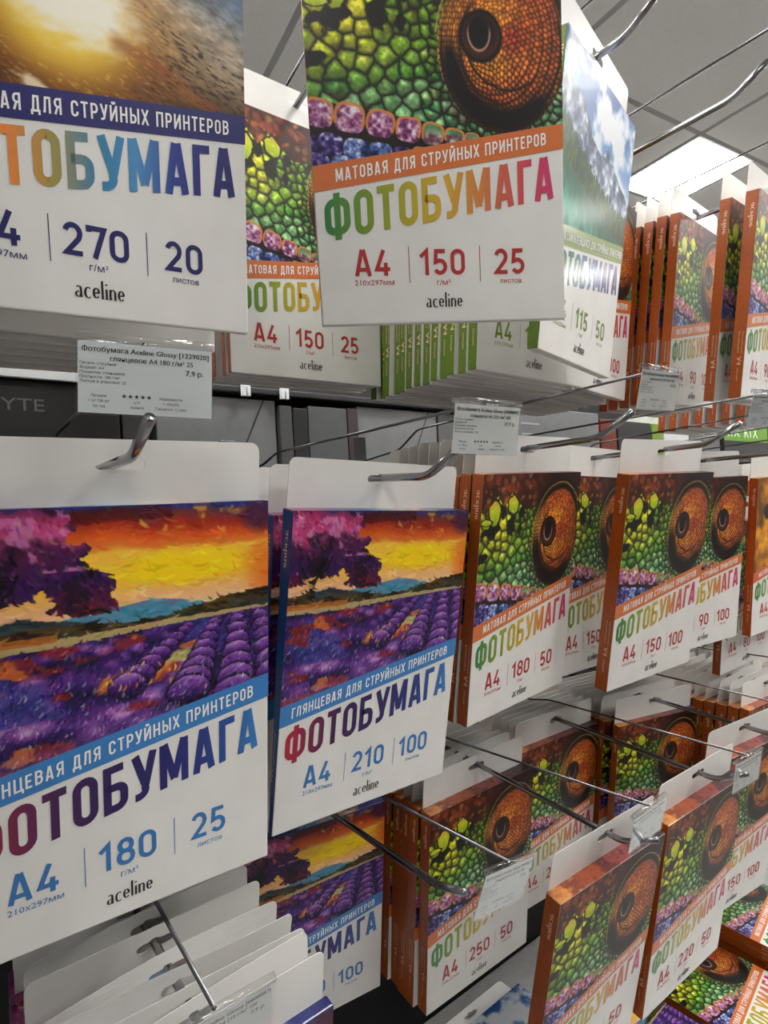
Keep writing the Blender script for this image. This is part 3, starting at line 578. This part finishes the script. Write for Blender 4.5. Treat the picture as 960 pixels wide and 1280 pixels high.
ORD = ['', 'first', 'second', 'third', 'fourth', 'fifth', 'sixth', 'seventh', 'eighth', 'ninth', 'tenth', 'eleventh', 'twelfth', 'thirteenth', 'fourteenth', 'fifteenth', 'sixteenth']
def stack(front, n, dy, T, st, where, group, g=150, num=25, jy=.012, y0=None, xs=0., **kw):
    x, y, z, yaw, tilt, roll = front
    R_ = random.Random(int(abs(x * 1000) + y * 77 + n)); slack = max(.0002, dy * math.cos(tilt) - T - .0007); st_ = slack * .45 / .107; j = min(jy, slack * .25 / .107); yy = y; yw = yaw
    for k in range(1, n + 1):
        yy = (y0 if k == 1 and y0 else yy + dy); tgt = 0. if y0 is None or k > 1 else yaw
        yw = yw - math.copysign(min(abs(yw - tgt), st_), yw - tgt)
        pack((x + xs * (yy - y) + R_.uniform(-.002, .002), yy, z + R_.uniform(-.0008, .0008), yw + R_.uniform(-j, j), tilt, roll * .5 + R_.uniform(-.010, .010)), T, st, g, num, '%s, %s behind it' % (where, ORD[k]), group, full=False, var=R_.choice((0, 0, 0, 1)))
FR = dict(
 A=((.106, .434, 1.543, -.037, .128, .001), .008), B=((.354, .463, 1.532, -.001, .172, .042), .020), C=((.595, .474, 1.568, .094, .167, -.020), .016),
 C2=((.830, .530, 1.565, .029, .095, .031), .012), D=((.826, .420, 1.563, -.049, .187, -.009), .020), D2=((1.075, .474, 1.558, -.127, .130, -.013), .016),
 G=((1.304, .441, 1.559, -.084, .122, -.051), .016), E=((.335, .335, 1.985, -.506, .131, -.020), .008), U1=((.090, .393, 1.969, -.007, .163, -.037), .008),
 U2=((.377, .612, 1.994, .01, .060, -.01), .008), U4=((.596, .352, 1.979, .236, .160, -.002), .012), U6=((.817, .487, 1.990, .161, .115, .012), .015),
 V=((1.069, .465, 1.985, .097, .140, -.043), .016), U8=((1.077, .353, 1.973, .058, .144, -.036), .018), F=((.623, .622, 1.119, -.017, .129, -.015), .020),
 L2=((.385, .697, 1.124, -.137, .170, -.010), .015), L4=((.874, .668, 1.112, -.058, .129, -.005), .015), L5=((1.092, .600, 1.110, -.215, .130, .024), .015),
 L6=((.631, .417, 1.096, -.031, .225, -.006), .020), L7=((.853, .410, 1.103, -.039, .190, -.012), .020), L8=((1.063, .430, 1.109, -.139, .196, -.018), .020))
def P(k, st, g, n, label, **kw): return pack(FR[k][0], FR[k][1], st, g, n, label, **kw)
# upper row
P('U1', 'navy', 270, 20, 'glossy photo paper pack with sun over surf picture and 270 20 print, top left')
P('E', 'orange', 150, 25, 'large chameleon eye pack 150 25 turned on its hook, nearest in the upper row')
P('U2', 'orange', 150, 25, 'shaded chameleon pack 150 25 seen between the surf pack and the big chameleon pack')
P('U4', 'green', 115, 50, 'mountain lake pack with olive band and 115 50 print, turned beside the big chameleon pack')
GF = (.592, .432, 1.979, .04, .11, 0)
pack(GF, .013, 'green', 150, 50, 'olive-spined lake pack in shade, front of the stack under the turned lake pack')
P('U6', 'orange', 120, 100, 'chameleon pack of which a strip shows right of the mountain lake pack')
P('V', 'orange', 90, 100, 'upper row chameleon pack 90 100 in front of four orange spines')
pack((1.075, .385, 1.975, .03, .146, -.03), .016, 'orange', 90, 100, 'orange-spined pack squeezed between the 90 100 pack and the rightmost upper pack')
P('U8', 'orange', 90, 100, 'rightmost upper row chameleon pack, its cover cut by the photo edge')
# middle row
P('A', 'blue', 180, 25, 'large glossy lavender field pack 180 25, leftmost in the middle row')
P('B', 'blue', 210, 100, 'thick lavender field pack 210 100 with blue spine, second in the middle row', taper=.35)
P('C', 'orange', 180, 50, 'chameleon pack 180 50 in the middle row right of the lavender packs')
P('D', 'orange', 150, 100, 'thick bright orange-spined chameleon pack 150 100 in the middle row')
P('C2', 'orange', 150, 25, 'chameleon pack 150 half hidden behind the 180 50 and 150 100 packs')
P('D2', 'orange', 90, 100, 'middle row chameleon pack 90 100 half hidden behind the 150 100 pack')
P('G', 'flower', 80, 100, 'rightmost middle row pack with yellow petal picture and orange spine')
pack((1.304, .500, 1.475, -.05, .12, -.03), .016, 'orange', 80, 100, 'orange-spined pack A4 80 hanging lower behind the yellow petal pack')
# lower row
P('L2', 'blue', 210, 100, 'lower row lavender pack in shade behind the empty hook tip')
P('F', 'orange', 250, 50, 'lower row chameleon pack 250 50 in front of its stack of brown spines')
P('L4', 'orange', 200, 50, 'lower row chameleon pack right of the 250 50 pack, hung far back')
P('L5', 'orange', 220, 50, 'lower row chameleon pack far back behind the 220 50 pack')
P('L6', 'orange', 180, 50, 'nearest lower row chameleon pack cut by the bottom edge, with thick orange spine')
P('L7', 'orange', 220, 50, 'lower row chameleon pack 220 50 on the tip of its hook')
P('L8', 'orange', 150, 100, 'lower row chameleon pack 150 100 at the right beside the 220 50 pack')
LA = (.144, .437, 1.120, .02, .16, 0)
pack(LA, .011, 'blue', 180, 50, 'front lavender pack of the lower left stack of white hang tabs')
# the stacks behind
stack(FR['U1'][0], 6, .0215, .009, 'navy', 'white-backed pack on the hook of the surf picture pack', 'upper left stack', y0=.448)
stack(FR['U2'][0], 3, .016, .010, 'orange', 'dark red-spined pack on the hook of the shaded 150 25 pack', 'upper stack beside the price ticket')
stack(GF, 12, .0150, .0125, 'green', 'olive-spined pack of the green stack under the lake pack', 'green spines of the upper stack')
stack(FR['U6'][0], 8, .021, .015, 'orange', 'orange pack on the hook of the thin chameleon strip', 'upper stack right of the lake pack', y0=.520)
stack(FR['V'][0], 5, .0200, .016, 'orange', 'orange-spined pack on the upper 90 100 hook', 'orange spines by the ceiling light')
stack(FR['A'][0], 4, .05, .008, 'blue', 'thin blue-spined pack on the large lavender pack hook', 'middle left stack', y0=.52)
stack(FR['B'][0], 8, .034, .018, 'blue', 'blue-spined pack on the 210 100 lavender hook', 'second middle stack')
stack(FR['C'][0], 8, .0190, .0160, 'orange', 'white-tabbed pack on the 180 50 chameleon hook', 'third middle stack')
stack(FR['C2'][0], 6, .03, .012, 'orange', 'chameleon pack on the middle 150 100 hook behind the half hidden pack', 'fourth middle stack')
stack(FR['D2'][0], 6, .032, .016, 'orange', 'chameleon pack on the middle 90 100 hook', 'fifth middle stack', y0=.520)
stack(FR['L2'][0], 2, .028, .015, 'blue', 'lavender pack on the hook with the bare round tip', 'second lower stack', y0=.745)
stack(FR['F'][0], 6, .0215, .019, 'orange', 'brown-spined grey-tabbed pack on the 250 50 hook', 'brown spines of the lower stack')
stack(FR['L4'][0], 5, .0185, .016, 'orange', 'grey-tabbed pack behind the far back chameleon pack', 'fourth lower stack', xs=.07)
stack(FR['L5'][0], 8, .0190, .016, 'orange', 'grey-tabbed pack on the lower 150 100 hook', 'fifth lower stack', xs=.13, y0=.634)
RF = (1.318, .487, 1.116, -.06, .12, .02)
pack(RF, .018, 'orange', 160, 50, 'lower chameleon pack with bokeh top edge at the right photo edge')
stack(RF, 9, .0235, .019, 'orange', 'rounded white-tabbed pack of the lower right row', 'row of tabs at the right edge')
for k, (y_, yw_, tl_) in enumerate(((.460, .03, .16), (.4765, -.02, .15), (.502, .03, .17), (.521, .045, .15), (.566, .0, .17), (.594, .03, .16), (.625, .0, .16), (.66, .02, .16))):
    pack((.144 + .002 * (k % 3), y_, 1.120, yw_, tl_, .012 * ((k % 3) - 1)), .011, 'blue', 180, 50, 'wavy white-tabbed pack of the lower left stack, %s behind it' % ORD[k + 1], 'white hang tabs of the lower left stack', full=False, var=(1, 0, 3, 2, 0, 1, 2, 0)[k])
for z_, nm in ((1.116, 'lower'), (1.556, 'middle'), (1.985, 'upper')):
    f_ = (1.55, .50, z_, -.03, .12, 0)
    pack(f_, .018, 'orange', 150, 50, 'chameleon pack on the %s row hook beyond the right photo edge' % nm); stack(f_, 7, .030, .018, 'orange', 'pack on the far right %s hook' % nm, '%s row far right stack' % nm)
# ---------------------------------------------------------------- fixture: rails, posts, hooks, price tickets
BAR = .835
RX0, RX1 = -.045, 1.90
for z_, nm in ((1.969, 'upper'), (1.545, 'middle'), (1.112, 'lower')):
    tag(mesh_obj('hook_rail', box_mesh('hook_rail', RX0, RX1, BAR, BAR + .012, z_ - .020, z_ + .012, M_dark, .002)), 'dark metal rail carrying the %s row of hooks' % nm, 'rail')
for x_, nm in ((RX0 - .04, 'left'), (RX1, 'right')):
    t = empty('shelf_post', Matrix.Translation((x_ + .02, BAR + .02, 0)), 'grey slotted steel post at the %s end of the hook rails' % nm, 'post')
    mesh_obj('upright', box_mesh('upright', -.02, .02, -.012, .028, 0, 2.25, mat('post_grey', (.45, .45, .46), .45, noise=.05), .002), t)
def hook(x, z, ytip, label, x1=None, z1=None, yref=.7, xs=0., price_z=None, px=None, py=None, tipup=.75):
    """rod through (x, z) at the wall end and (x1, z1) at the tip; a thinner ticket wire runs above it"""
    x1 = x if x1 is None else x1; z1 = z if z1 is None else z1; r = .0037
    t = empty('display_hook', Matrix.Translation((x, BAR, z)), label, 'hook')
    L = BAR - ytip; dx = x1 - x; dz = z1 - z; c = Vector((dx, -L, dz)); d = c.normalized()
    base = c - d * .03; tip = c + Vector((0, -.012, .030 * tipup))
    mesh_obj('rod', tube_mesh('rod', bend([(0, 0, 0), base, base + (tip - base)], .012, 6), r, M_chrome, 12), t)
    mesh_obj('bracket', box_mesh('bracket', -.012, .012, -.003, 0, -.022, .062, M_rod, .001), t)
    if price_z is not None:
        ex = (px if px is not None else x) - x; ey = py - BAR; ez = price_z - z; bz = min(ez - .004, .052)
        mesh_obj('ticket_wire', tube_mesh('ticket_wire', bend([(ex * .1 + .002, -.003, .02), (ex * .15 + .002, -.10, bz * .55), (ex * .2 + .002, -.145, bz + (ez - bz) * .2), (ex, ey, ez)], .01, 4), .0016, M_rod, 8), t)
    return t
hz = .0016
hook(.098, 1.969 + hz, .300, 'chrome hook behind the surf picture pack, top left', price_z=2.055, py=.24)
hook(.400, 1.996 + hz, .270, 'chrome hook carrying the big turned chameleon pack', x1=.326, z1=1.984 + hz, price_z=2.075, px=.345, py=.20)
hook(.596, 1.979 + hz, .290, 'chrome hook with upturned tip over the mountain lake pack', price_z=2.050, py=.20)
hook(.817, 1.990 + hz, .275, 'long bare chrome hook crossing the ceiling light', price_z=2.050, py=.20)
hook(1.069, 1.987 + hz, .290, 'chrome hook of the 90 100 pack in the upper right', x1=1.078, z1=1.972 + hz, price_z=2.05, py=.22)
hook(.106, 1.543 + hz, .372, 'chrome hook with blunt tip sticking through the large lavender pack tab', price_z=1.608, px=.107, py=.366, tipup=.62)
hook(.354, 1.555 + hz, .365, 'chrome hook with angled tip in front of the 210 100 lavender pack', z1=1.526 + hz, price_z=1.588, px=.380, py=.345)
hook(.595, 1.568 + hz, .345, 'long chrome hook above the 180 50 chameleon pack', price_z=1.636, px=.627, py=.318)
hook(.833, 1.565 + hz, .330, 'long chrome hook above the middle 150 100 chameleon pack', x1=.824, price_z=1.624, px=.852, py=.290)
hook(1.075, 1.558 + hz, .330, 'middle row hook of the 90 100 pack near the right edge', price_z=1.63, py=.29)
hook(1.304, 1.559 + hz, .330, 'middle row hook of the yellow petal pack', price_z=1.63, py=.29)
hook(.145, 1.120 + hz, .400, 'grey hook threading the white hang tabs at lower left', price_z=1.203, px=.125, py=.360)
hook(.385, 1.124 + hz, .420, 'empty lower hook with round chrome tip in front of the shaded lavender pack', price_z=1.178, px=.402, py=.365, tipup=.4)
hook(.617, 1.143 + hz, .365, 'chrome hook running from the 250 50 pack to the nearest chameleon pack', x1=.634, z1=1.091 + hz, price_z=1.146, px=.642, py=.366)
hook(.890, 1.117 + hz, .355, 'chrome hook running to the 220 50 chameleon pack tab', x1=.849, z1=1.101 + hz, price_z=1.142, px=.869, py=.350)
hook(1.130, 1.111 + hz, .360, 'chrome hook running to the 150 100 lower pack tab', x1=1.051, z1=1.108 + hz, price_z=1.16, px=1.06, py=.35)
hook(1.316, 1.116 + hz, .370, 'lower hook at the right photo edge', price_z=1.17, py=.35)
for z_, nm in ((1.116, 'lower'), (1.556, 'middle'), (1.985, 'upper')): hook(1.55, z_ + hz, .36, '%s row hook beyond the right photo edge' % nm, price_z=z_ + .07, py=.33)
def ticket(pose, lines, label, w=.076, h=.045, price='7,9 р.', full=True):
    M = frame(*pose) @ Matrix.Translation((0, 0, 0)); t = empty('price_ticket', M, label, 'price tag'); x0 = -w / 2; z1 = 0.; z0 = -h
    mesh_obj('clip_tube', tube_mesh('clip_tube', [(x0, .0016, z1 - .001), (-x0, .0016, z1 - .001)], .0030, M_clear, 12), t)
    mesh_obj('clear_cover', box_mesh('clear_cover', x0, -x0, -.0012, -.0004, z0 - .001, z1 - .002, M_clear), t)
    mesh_obj('ticket_card', box_mesh('ticket_card', x0 + .001, -x0 - .001, 0, .0004, z0, z1 - .004, M_paper), t)
    p = Print(); s = w / .076
    p.font(lines[0], x0 + .003 * s, z1 - .0095 * s, .0030 * s, .070 * s, bold=.03, mi=0); p.font(lines[1], x0 + .018 * s, z1 - .0145 * s, .0030 * s, .046 * s, bold=.02); p.font(price, -x0 - .006 * s, z1 - .0200 * s, .0033 * s, None, align='r', bold=.02)
    for k, l in enumerate(lines[2:7]): p.font(l, x0 + .002 * s, z1 - (.0172 + .0026 * k) * s, .0017 * s, None, mi=1)
    for k in range(5):
        cx, cz = x0 + (.0255 + .0034 * k) * s, z0 + .0105 * s; vv = [(cx + (.0015 if j % 2 == 0 else .0006) * s * math.sin(j * PI / 5), cz + (.0015 if j % 2 == 0 else .0006) * s * math.cos(j * PI / 5)) for j in range(10)]
        p.add(vv, [tuple(range(9, -1, -1))], 0, 0, 1, 1, mi=1)
    for tt, cx, zz in (('Продаж', .012, .0095), ('> 63 728 шт', .012, .0065), ('за год', .012, .0035), ('4,77', .0325, .0062), ('оценка', .0325, .0035), ('Надежность', .0515, .0095), ('> 100,00%', .0515, .0065), ('Гарантия: 12 мес', .0515, .0035)): p.font(tt, x0 + cx * s, z0 + zz * s, .0016 * s, None, align='c', mi=1)
    mesh_obj('ticket_lettering', p.mesh('ticket_lettering', -.0002, [M_ink, M_greyink]), t); return t
L0 = ['Фотобумага Aceline Glossy [1229020]', 'глянцевое A4 180 г/м² 25', 'Печать: струйная', 'Формат: A4', 'Покрытие: глянцевое', 'Плотность: 180 г/м²', 'Листов в упаковке: 25']
L1 = ['Фотобумага Aceline Glossy [0808887]', 'глянцевое A4 210 г/м² 100', 'Печать: струйная', 'Формат: A4', 'Покрытие: глянцевое', 'Плотность: 210 г/м²', 'Листов в упаковке: 100']
L2 = ['Фотобумага Aceline Matte [0808880]', 'матовое A4 150 г/м² 100'] + L1[2:4] + ['Покрытие: матовое', 'Плотность: 150 г/м²', 'Листов в упаковке: 100']
ticket((.107, .361, 1.610 , -.315, .051, .053), L0, 'sharp white price ticket 7,9 at left, hanging below the surf picture pack')
ticket((.380, .340, 1.589 , -.081, .206, .008), L1, 'white price ticket 21,9 in front of the gap in the middle', price='21,9 р.')
ticket((.627, .315, 1.638 , -.041, .258, -.030), L2, 'price ticket hanging below the orange spines in the upper right', price='10,9 р.')
ticket((.852, .287, 1.626 , -.288, .322, -.014), L2, 'price ticket cut by the right edge between upper and middle row', price='10,9 р.')
ticket((.402, .363, 1.179 , .061, .251, .211), L1, 'translucent price ticket in front of the 250 50 pack')
ticket((.642, .364, 1.147 , .025, .213, 0), L2, 'clear price ticket overlapping the nearest lower chameleon pack')
ticket((.869, .347, 1.143 , -.054, .161, .017), L2, 'clear price ticket at the right edge above the 150 100 lower pack')
ticket((.127, .357, 1.203 , .0, .3, 0), L1, 'glossy price ticket at the bottom edge over the white hang tabs')
# ---------------------------------------------------------------- base shelf with packs lying on it
M_shelf = mat('shelf_grey', (.62, .62, .62), .45, noise=.03); M_black = mat('black_panel', (.035, .035, .04), .55, noise=.2)
tag(mesh_obj('base_shelf', box_mesh('base_shelf', -.08, 1.92, .12, .93, .43, .47, M_shelf, .003)), 'grey base shelf under the hooks with packs lying on it', 'shelf')
tag(mesh_obj('plinth', box_mesh('plinth', -.08, 1.92, .16, .93, 0, .43, M_dark, .003)), 'dark plinth below the base shelf', 'plinth')
tag(mesh_obj('back_panel', box_mesh('back_panel', -.08, 1.92, .932, .945, .43, 1.42, M_black)), 'black back panel behind the lower hooks', 'panel')
def lying(cx, ytop, n, T, st, g, num, label, rz=0., zb=.47, top_full=True):
    for k in range(n):
        z = zb + T * (k + 1) + .0006 * k
        j = random.Random(k * 7 + int(cx * 100)); a = rz + j.uniform(-.02, .02)
        M = Matrix.Translation((cx + j.uniform(-.003, .003), ytop, z)) @ Matrix.Rotation(a, 4, 'Z') @ Matrix.Rotation(-PI / 2, 4, 'X') @ Matrix.Translation((0, T, -ZT))
        last = k == n - 1
        pack(None, T, st, g, num, label if last else '%s pack down in the pile under the %s' % (ORD[n - 1 - k], label.split(',')[0].replace('topmost ', '')), None if last else 'lying ' + st + ' pile', full=last, tab=True, M=M)
lying(.770, .790, 5, .018, 'green', 115, 50, 'lying lake picture pack, its blue sky showing on the base shelf')
lying(.995, .700, 2, .018, 'blue', 210, 100, 'topmost lavender pack lying on the base shelf, at the bottom edge')
lying(1.232, .690, 2, .018, 'orange', 150, 100, 'topmost chameleon pack lying on the base shelf, left of the brown pile', rz=-.02)
lying(1.462, .735, 4, .019, 'orange', 150, 100, 'topmost chameleon pack lying on the brown-edged pile, at the right')
# ---------------------------------------------------------------- beyond: the other side of the aisle fixture
def carton(x0, x1, y0, y1, z0, z1, col, label, group=None, face=None):
    t = empty('product_box', Matrix.Translation(((x0 + x1) / 2, (y0 + y1) / 2, z0)), label, 'box', group)
    a, b, c = (x1 - x0) / 2, (y1 - y0) / 2, z1 - z0
    mesh_obj('carton', box_mesh('carton', -a, a, -b, b, 0, c, mat('carton_%d_%d_%d' % tuple(int(q * 99) for q in col), col, .45, noise=.03, nscale=30), .002), t)
    if face:
        p = Print(); mats = face(p, a, c); mesh_obj('box_print', p.mesh('box_print', -b - .0006, mats), t)
    return t
tag(mesh_obj('rear_shelf', box_mesh('rear_shelf', -.08, 4.2, .96, 1.55, 1.40, 1.42, M_dark, .002)), 'dark rear shelf carrying grey product boxes', 'shelf')
tag(mesh_obj('upper_rear_shelf', box_mesh('upper_rear_shelf', -.08, 1.25, 1.05, 1.55, 1.742, 1.754, M_dark, .002)), 'dark shelf edge above the black and grey boxes', 'shelf')
for k, (a, b) in enumerate(((-.075, .20), (.207, .32), (.478, .486), (.489, .495), (.560, .568), (.571, .577))):
    tag(mesh_obj('label_strip', box_mesh('label_strip', a, b, 1.040, 1.049, 1.734, 1.756, mat('strip_white', (.93, .94, .95), .3), .001)), ['long white label strip at the left photo edge', 'short white label strip left of the price ticket', 'tiny white clip under the shaded pack, leftmost', 'tiny white clip under the shaded pack, second', 'tiny white clip under the shaded pack, third', 'tiny white clip under the shaded pack, fourth'][k], 'label strip')
tag(mesh_obj('blocker', box_mesh('blocker', -.08, 4.2, 1.56, 1.575, 0, 2.2, M_black)), 'dark partition added behind the boxes against light from the rear', 'blocker')  # added dark sheet, keeps light from behind off the tabs
tag(mesh_obj('side_blocker', box_mesh('side_blocker', -.11, -.085, .14, 1.55, 0, 2.3, mat('panel_grey', (.55, .55, .56), .5), .002)), 'unseen grey panel added at the left end to block side light', 'panel')  # out of view, added to stop light coming in from the left
t = empty('light_blocking_shelf', Matrix.Translation((1.2, -1.75, 0)), 'tall unseen shelf unit behind the camera, added to block low light', 'shelf unit')  # unseen, added with its goods to cut low-angle light on the lower rows
mesh_obj('rear_board', box_mesh('rear_board', -3.5, 3.5, -.45, -.42, 0, 2.3, mat('opposite_grey', (.40, .40, .40), .6)), t)
for k in range(6): mesh_obj('shelf_board', box_mesh('shelf_board', -3.5, 3.5, -.42, 0, .12 + .42 * k, .15 + .42 * k, M_shelf), t)
for k in range(5): mesh_obj('goods_row', box_mesh('goods_row', -3.45, 3.45, -.40, -.06, .152 + .42 * k, .45 + .42 * k, mat('goods_%d' % k, [(.45, .40, .36), (.30, .33, .40), (.50, .47, .42), (.36, .30, .28), (.42, .44, .45)][k], .5, noise=.4, nscale=4)), t)
G1, G2, G3 = (.36, .365, .375), (.27, .275, .285), (.42, .425, .43)
def face_aorus(p, a, c):
    V, F = font_text('BYTE'); p.font('BYTE', -.045, c - .048, .020, .075, mi=0); p.rect(.02, .115, .17, .215, mi=1)
    for k in range(4): p.rect(-.115 + .02 * k, -.100 + .02 * k, .03 + .012 * k, .033 + .012 * k, slope=.4, mi=0)
    return [mat('print_grey', (.42, .42, .43), .4), mat('print_mid', (.30, .30, .31), .4)]
def face_cross(p, a, c):
    p.add([(-a, 0), (-a + .003, 0), (a * .1, c * .45), (a * .1 - .003, c * .45)], [(0, 1, 2, 3)], 0, 0, 1, 1); p.add([(a * .1 - .003, c * .45), (a * .1, c * .45), (a * .8, c), (a * .8 - .003, c)], [(0, 1, 2, 3)], 0, 0, 1, 1); p.rect(-a, a, c * .38, c * .385); return [mat('print_dark', (.16, .16, .17), .4)]

carton(-.02, .262, 1.06, 1.40, 1.42, 1.735, (.085, .085, .09), 'black graphics card box with grey lettering left of the price ticket', face=face_aorus)
carton(.270, .315, 1.08, 1.4, 1.42, 1.70, (.24, .24, .25), 'narrow dark grey box standing right of the black box')
carton(.325, .560, 1.07, 1.4, 1.42, 1.735, (.52, .525, .535), 'grey box with fold lines between the two lavender packs', face=face_cross)
for k, (a, b, z, c) in enumerate(((.564, .592, 1.725, (.34, .345, .35)), (.594, .628, 1.722, (.16, .165, .17)), (.630, .726, 1.728, (.37, .375, .385)), (.728, .756, 1.730, (.26, .22, .23)))):
    carton(a, b, 1.06, 1.4, 1.42, z, c, 'narrow upright box seen above the 210 100 pack, %s from the left' % ORD[k + 1])
carton(.760, .998, 1.07, 1.4, 1.42, 1.737, (.52, .525, .535), 'grey box with a bent fold line above the 210 100 pack', face=face_cross)
carton(1.004, 1.062, 1.07, 1.4, 1.42, 1.737, (.42, .425, .43), 'slim grey box right of the box with the bent fold line')
def face_hex(p, a, c):
    p.font('Z-SCAN', -a + .02, c - .05, .014, .10, mi=1); vv = [(.075 + .05 * math.cos(rad(60 * k + 30)), c * .5 + .05 * math.sin(rad(60 * k + 30))) for k in range(6)]; p.add(vv, [tuple(range(6))], 0, 0, 1, 1, mi=0)
    p = p; return [mat('print_black', (.10, .10, .11), .4), mat('print_pale', (.62, .63, .64), .4)]
def face_hex2(p, a, c):
    vv = [(.075 + .05 * math.cos(rad(60 * k + 30)), c * .52 + .05 * math.sin(rad(60 * k + 30))) for k in range(6)]; p.add(vv, [tuple(range(6))], 0, 0, 1, 1, mi=0)
    for k in range(4): p.rect(-a + .02, -a + .10 - .015 * k, c - .05 - .03 * k, c - .045 - .03 * k, mi=1)
    return [mat('print_black', (.10, .10, .11), .4), mat('print_pale', (.66, .67, .68), .4)]
carton(1.30, 1.70, 1.07, 1.4, 1.42, 1.775, (.46, .465, .475), 'light grey box with a dark hexagon behind the gap', face=face_hex2)
carton(1.71, 1.80, 1.07, 1.4, 1.42, 1.76, (.42, .14, .06), 'narrow orange box beside the hexagon box')
carton(1.81, 2.02, 1.07, 1.4, 1.42, 1.76, (.15, .15, .16), 'black box beside the narrow orange box')
carton(2.03, 2.10, 1.07, 1.4, 1.42, 1.76, (.45, .58, .18), 'green box low behind the 150 100 hook')
def face_round(p, a, c):
    p.add(arc(-.03, c * .6, .055, .055, 0, 350, 16), [tuple(range(17))], 0, 0, 1, 1, mi=0); p.rect(.06, .12, c * .2, c * .8, mi=1); p.rect(.03, .05, c * .1, c * .9, mi=0); return [mat('print_black', (.10, .10, .11), .4), mat('print_wine', (.55, .12, .22), .4)]
carton(2.11, 2.42, 1.07, 1.4, 1.42, 1.80, (.80, .80, .80), 'white box with a black round picture in the background right', face=face_round)
carton(2.43, 2.56, 1.07, 1.4, 1.42, 1.80, (.40, .40, .41), 'grey box between white and green boxes')
def face_rtx(p, a, c):
    p.rect(-a, a, c * .68, c * .90, mi=0); p.rect(-a, a, c * .64, c * .68, mi=1); p.font('RTX', -a + .01, c * .72, .045, .14, mi=2, bold=.02); p.rect(-a + .17, -a + .175, c * .7, c * .9, mi=2); p.font('RTX', -a + .20, c * .72, .045, .14, mi=2, bold=.02); return [mat('print_green', (.40, .62, .10), .4), mat('print_black', (.10, .10, .11), .4), M_whiteink]
carton(2.60, 3.05, 1.07, 1.4, 1.42, 1.86, (.20, .20, .21), 'dark graphics card box with green RTX band at the right photo edge', face=face_rtx)
carton(3.06, 3.55, 1.07, 1.4, 1.42, 1.86, (.20, .20, .21), 'second dark graphics card box with green RTX band, beyond the right edge', face=face_rtx)
# ---------------------------------------------------------------- the hall
def struct(name, me): o = mesh_obj(name, me); o['kind'] = 'structure'; return o
ZC = 3.6
struct('floor', box_mesh('floor', -6, 10, -6, 8, -.05, 0, mat('floor_tile', (.50, .49, .47), .3, noise=.04, nscale=3)))
M_wall = mat('wall_paint', (.88, .88, .87), .7, noise=.01, nscale=3)
struct('wall_back', box_mesh('wall_back', -6, 10, 8, 8.1, 0, ZC + .2, M_wall)); struct('wall_left', box_mesh('wall_left', -6.1, -6, -6, 8, 0, ZC + .2, M_wall)); struct('wall_right', box_mesh('wall_right', 10, 10.1, -6, 8, 0, ZC + .2, M_wall)); struct('wall_front', box_mesh('wall_front', -6, 10, -6.1, -6, 0, ZC + .2, M_wall))
ceil = struct('ceiling', box_mesh('ceiling', -6, 10, -6, 8, ZC + .006, ZC + .12, mat('ceiling_joint', (.70, .70, .70), .8)))
A0 = Vector((3.66, 1.545)); ca, sa = math.cos(rad(-7)), math.sin(rad(-7))
M_tile = mat('ceiling_tile', (.93, .93, .93), .8, noise=.01, nscale=40)
def tile_me(w_, d_): return box_mesh('ceiling_tile', .016, w_ - .016, .016, d_ - .016, 0, .028, M_tile, .002, 1)
T6, T12 = tile_me(.6, .6), tile_me(1.2, 1.2)
Fme = box_mesh('panel_frame', .004, .596, .004, .596, -.004, .028, mat('panel_white', (.85, .85, .85), .4), .002, 1)
M_lamp = mat('lamp_diffuser', (1., .992, .975), .5, emit=PANEL)
Dme = box_mesh('diffuser', .025, .575, .025, .575, -.008, -.003, M_lamp)
cells = {(0, 0), (0, -2), (2, 0), (2, -2), (-2, -2), (-4, 0), (-4, -2), (0, 2), (2, 2), (-4, 2), (-6, 0), (-6, -2), (-2, -4), (0, -4), (-4, -4), (2, -4), (1, 0), (4, 0), (4, 2), (4, -2), (-2, -1), (-4, -1), (-1, -3)}
def at_cell(a, b): q = A0 + Vector((a * ca - b * sa, a * sa + b * ca)); return q, Matrix.Translation((q.x, q.y, ZC)) @ Matrix.Rotation(rad(-7), 4, 'Z')
for i in range(-7, 6):
    for j in range(-7, 6):
        p, M = at_cell(i * 1.2, j * 1.2); c_, _ = at_cell(i * 1.2 + .6, j * 1.2 + .6)
        if not (-5.2 < c_.x < 9.2 and -5.2 < c_.y < 7.2): continue
        vis = c_.x > .2 and c_.y > -.4 and math.hypot(c_.x - 1, c_.y) < 8.5
        def tile(me, M_):
            o = mesh_obj('ceiling_tile', me); o.parent = ceil; o.matrix_world = M_
        if (i, j) in cells:
            lab = {(0, 0): 'bright square ceiling light panel behind the upper hooks at the right', (1, 0): 'second ceiling light panel, further off beside the 90 100 pack'}.get((i, j), 'ceiling light panel outside the photo frame')
            t = empty('ceiling_light', M, lab, 'ceiling light', 'ceiling light panels'); mesh_obj('panel_frame', Fme, t); mesh_obj('diffuser', Dme, t)
            if vis:
                for a, b in ((.6, 0), (0, .6), (.6, .6)): tile(T6, at_cell(i * 1.2 + a, j * 1.2 + b)[1])
        elif vis: tile(T12, M)
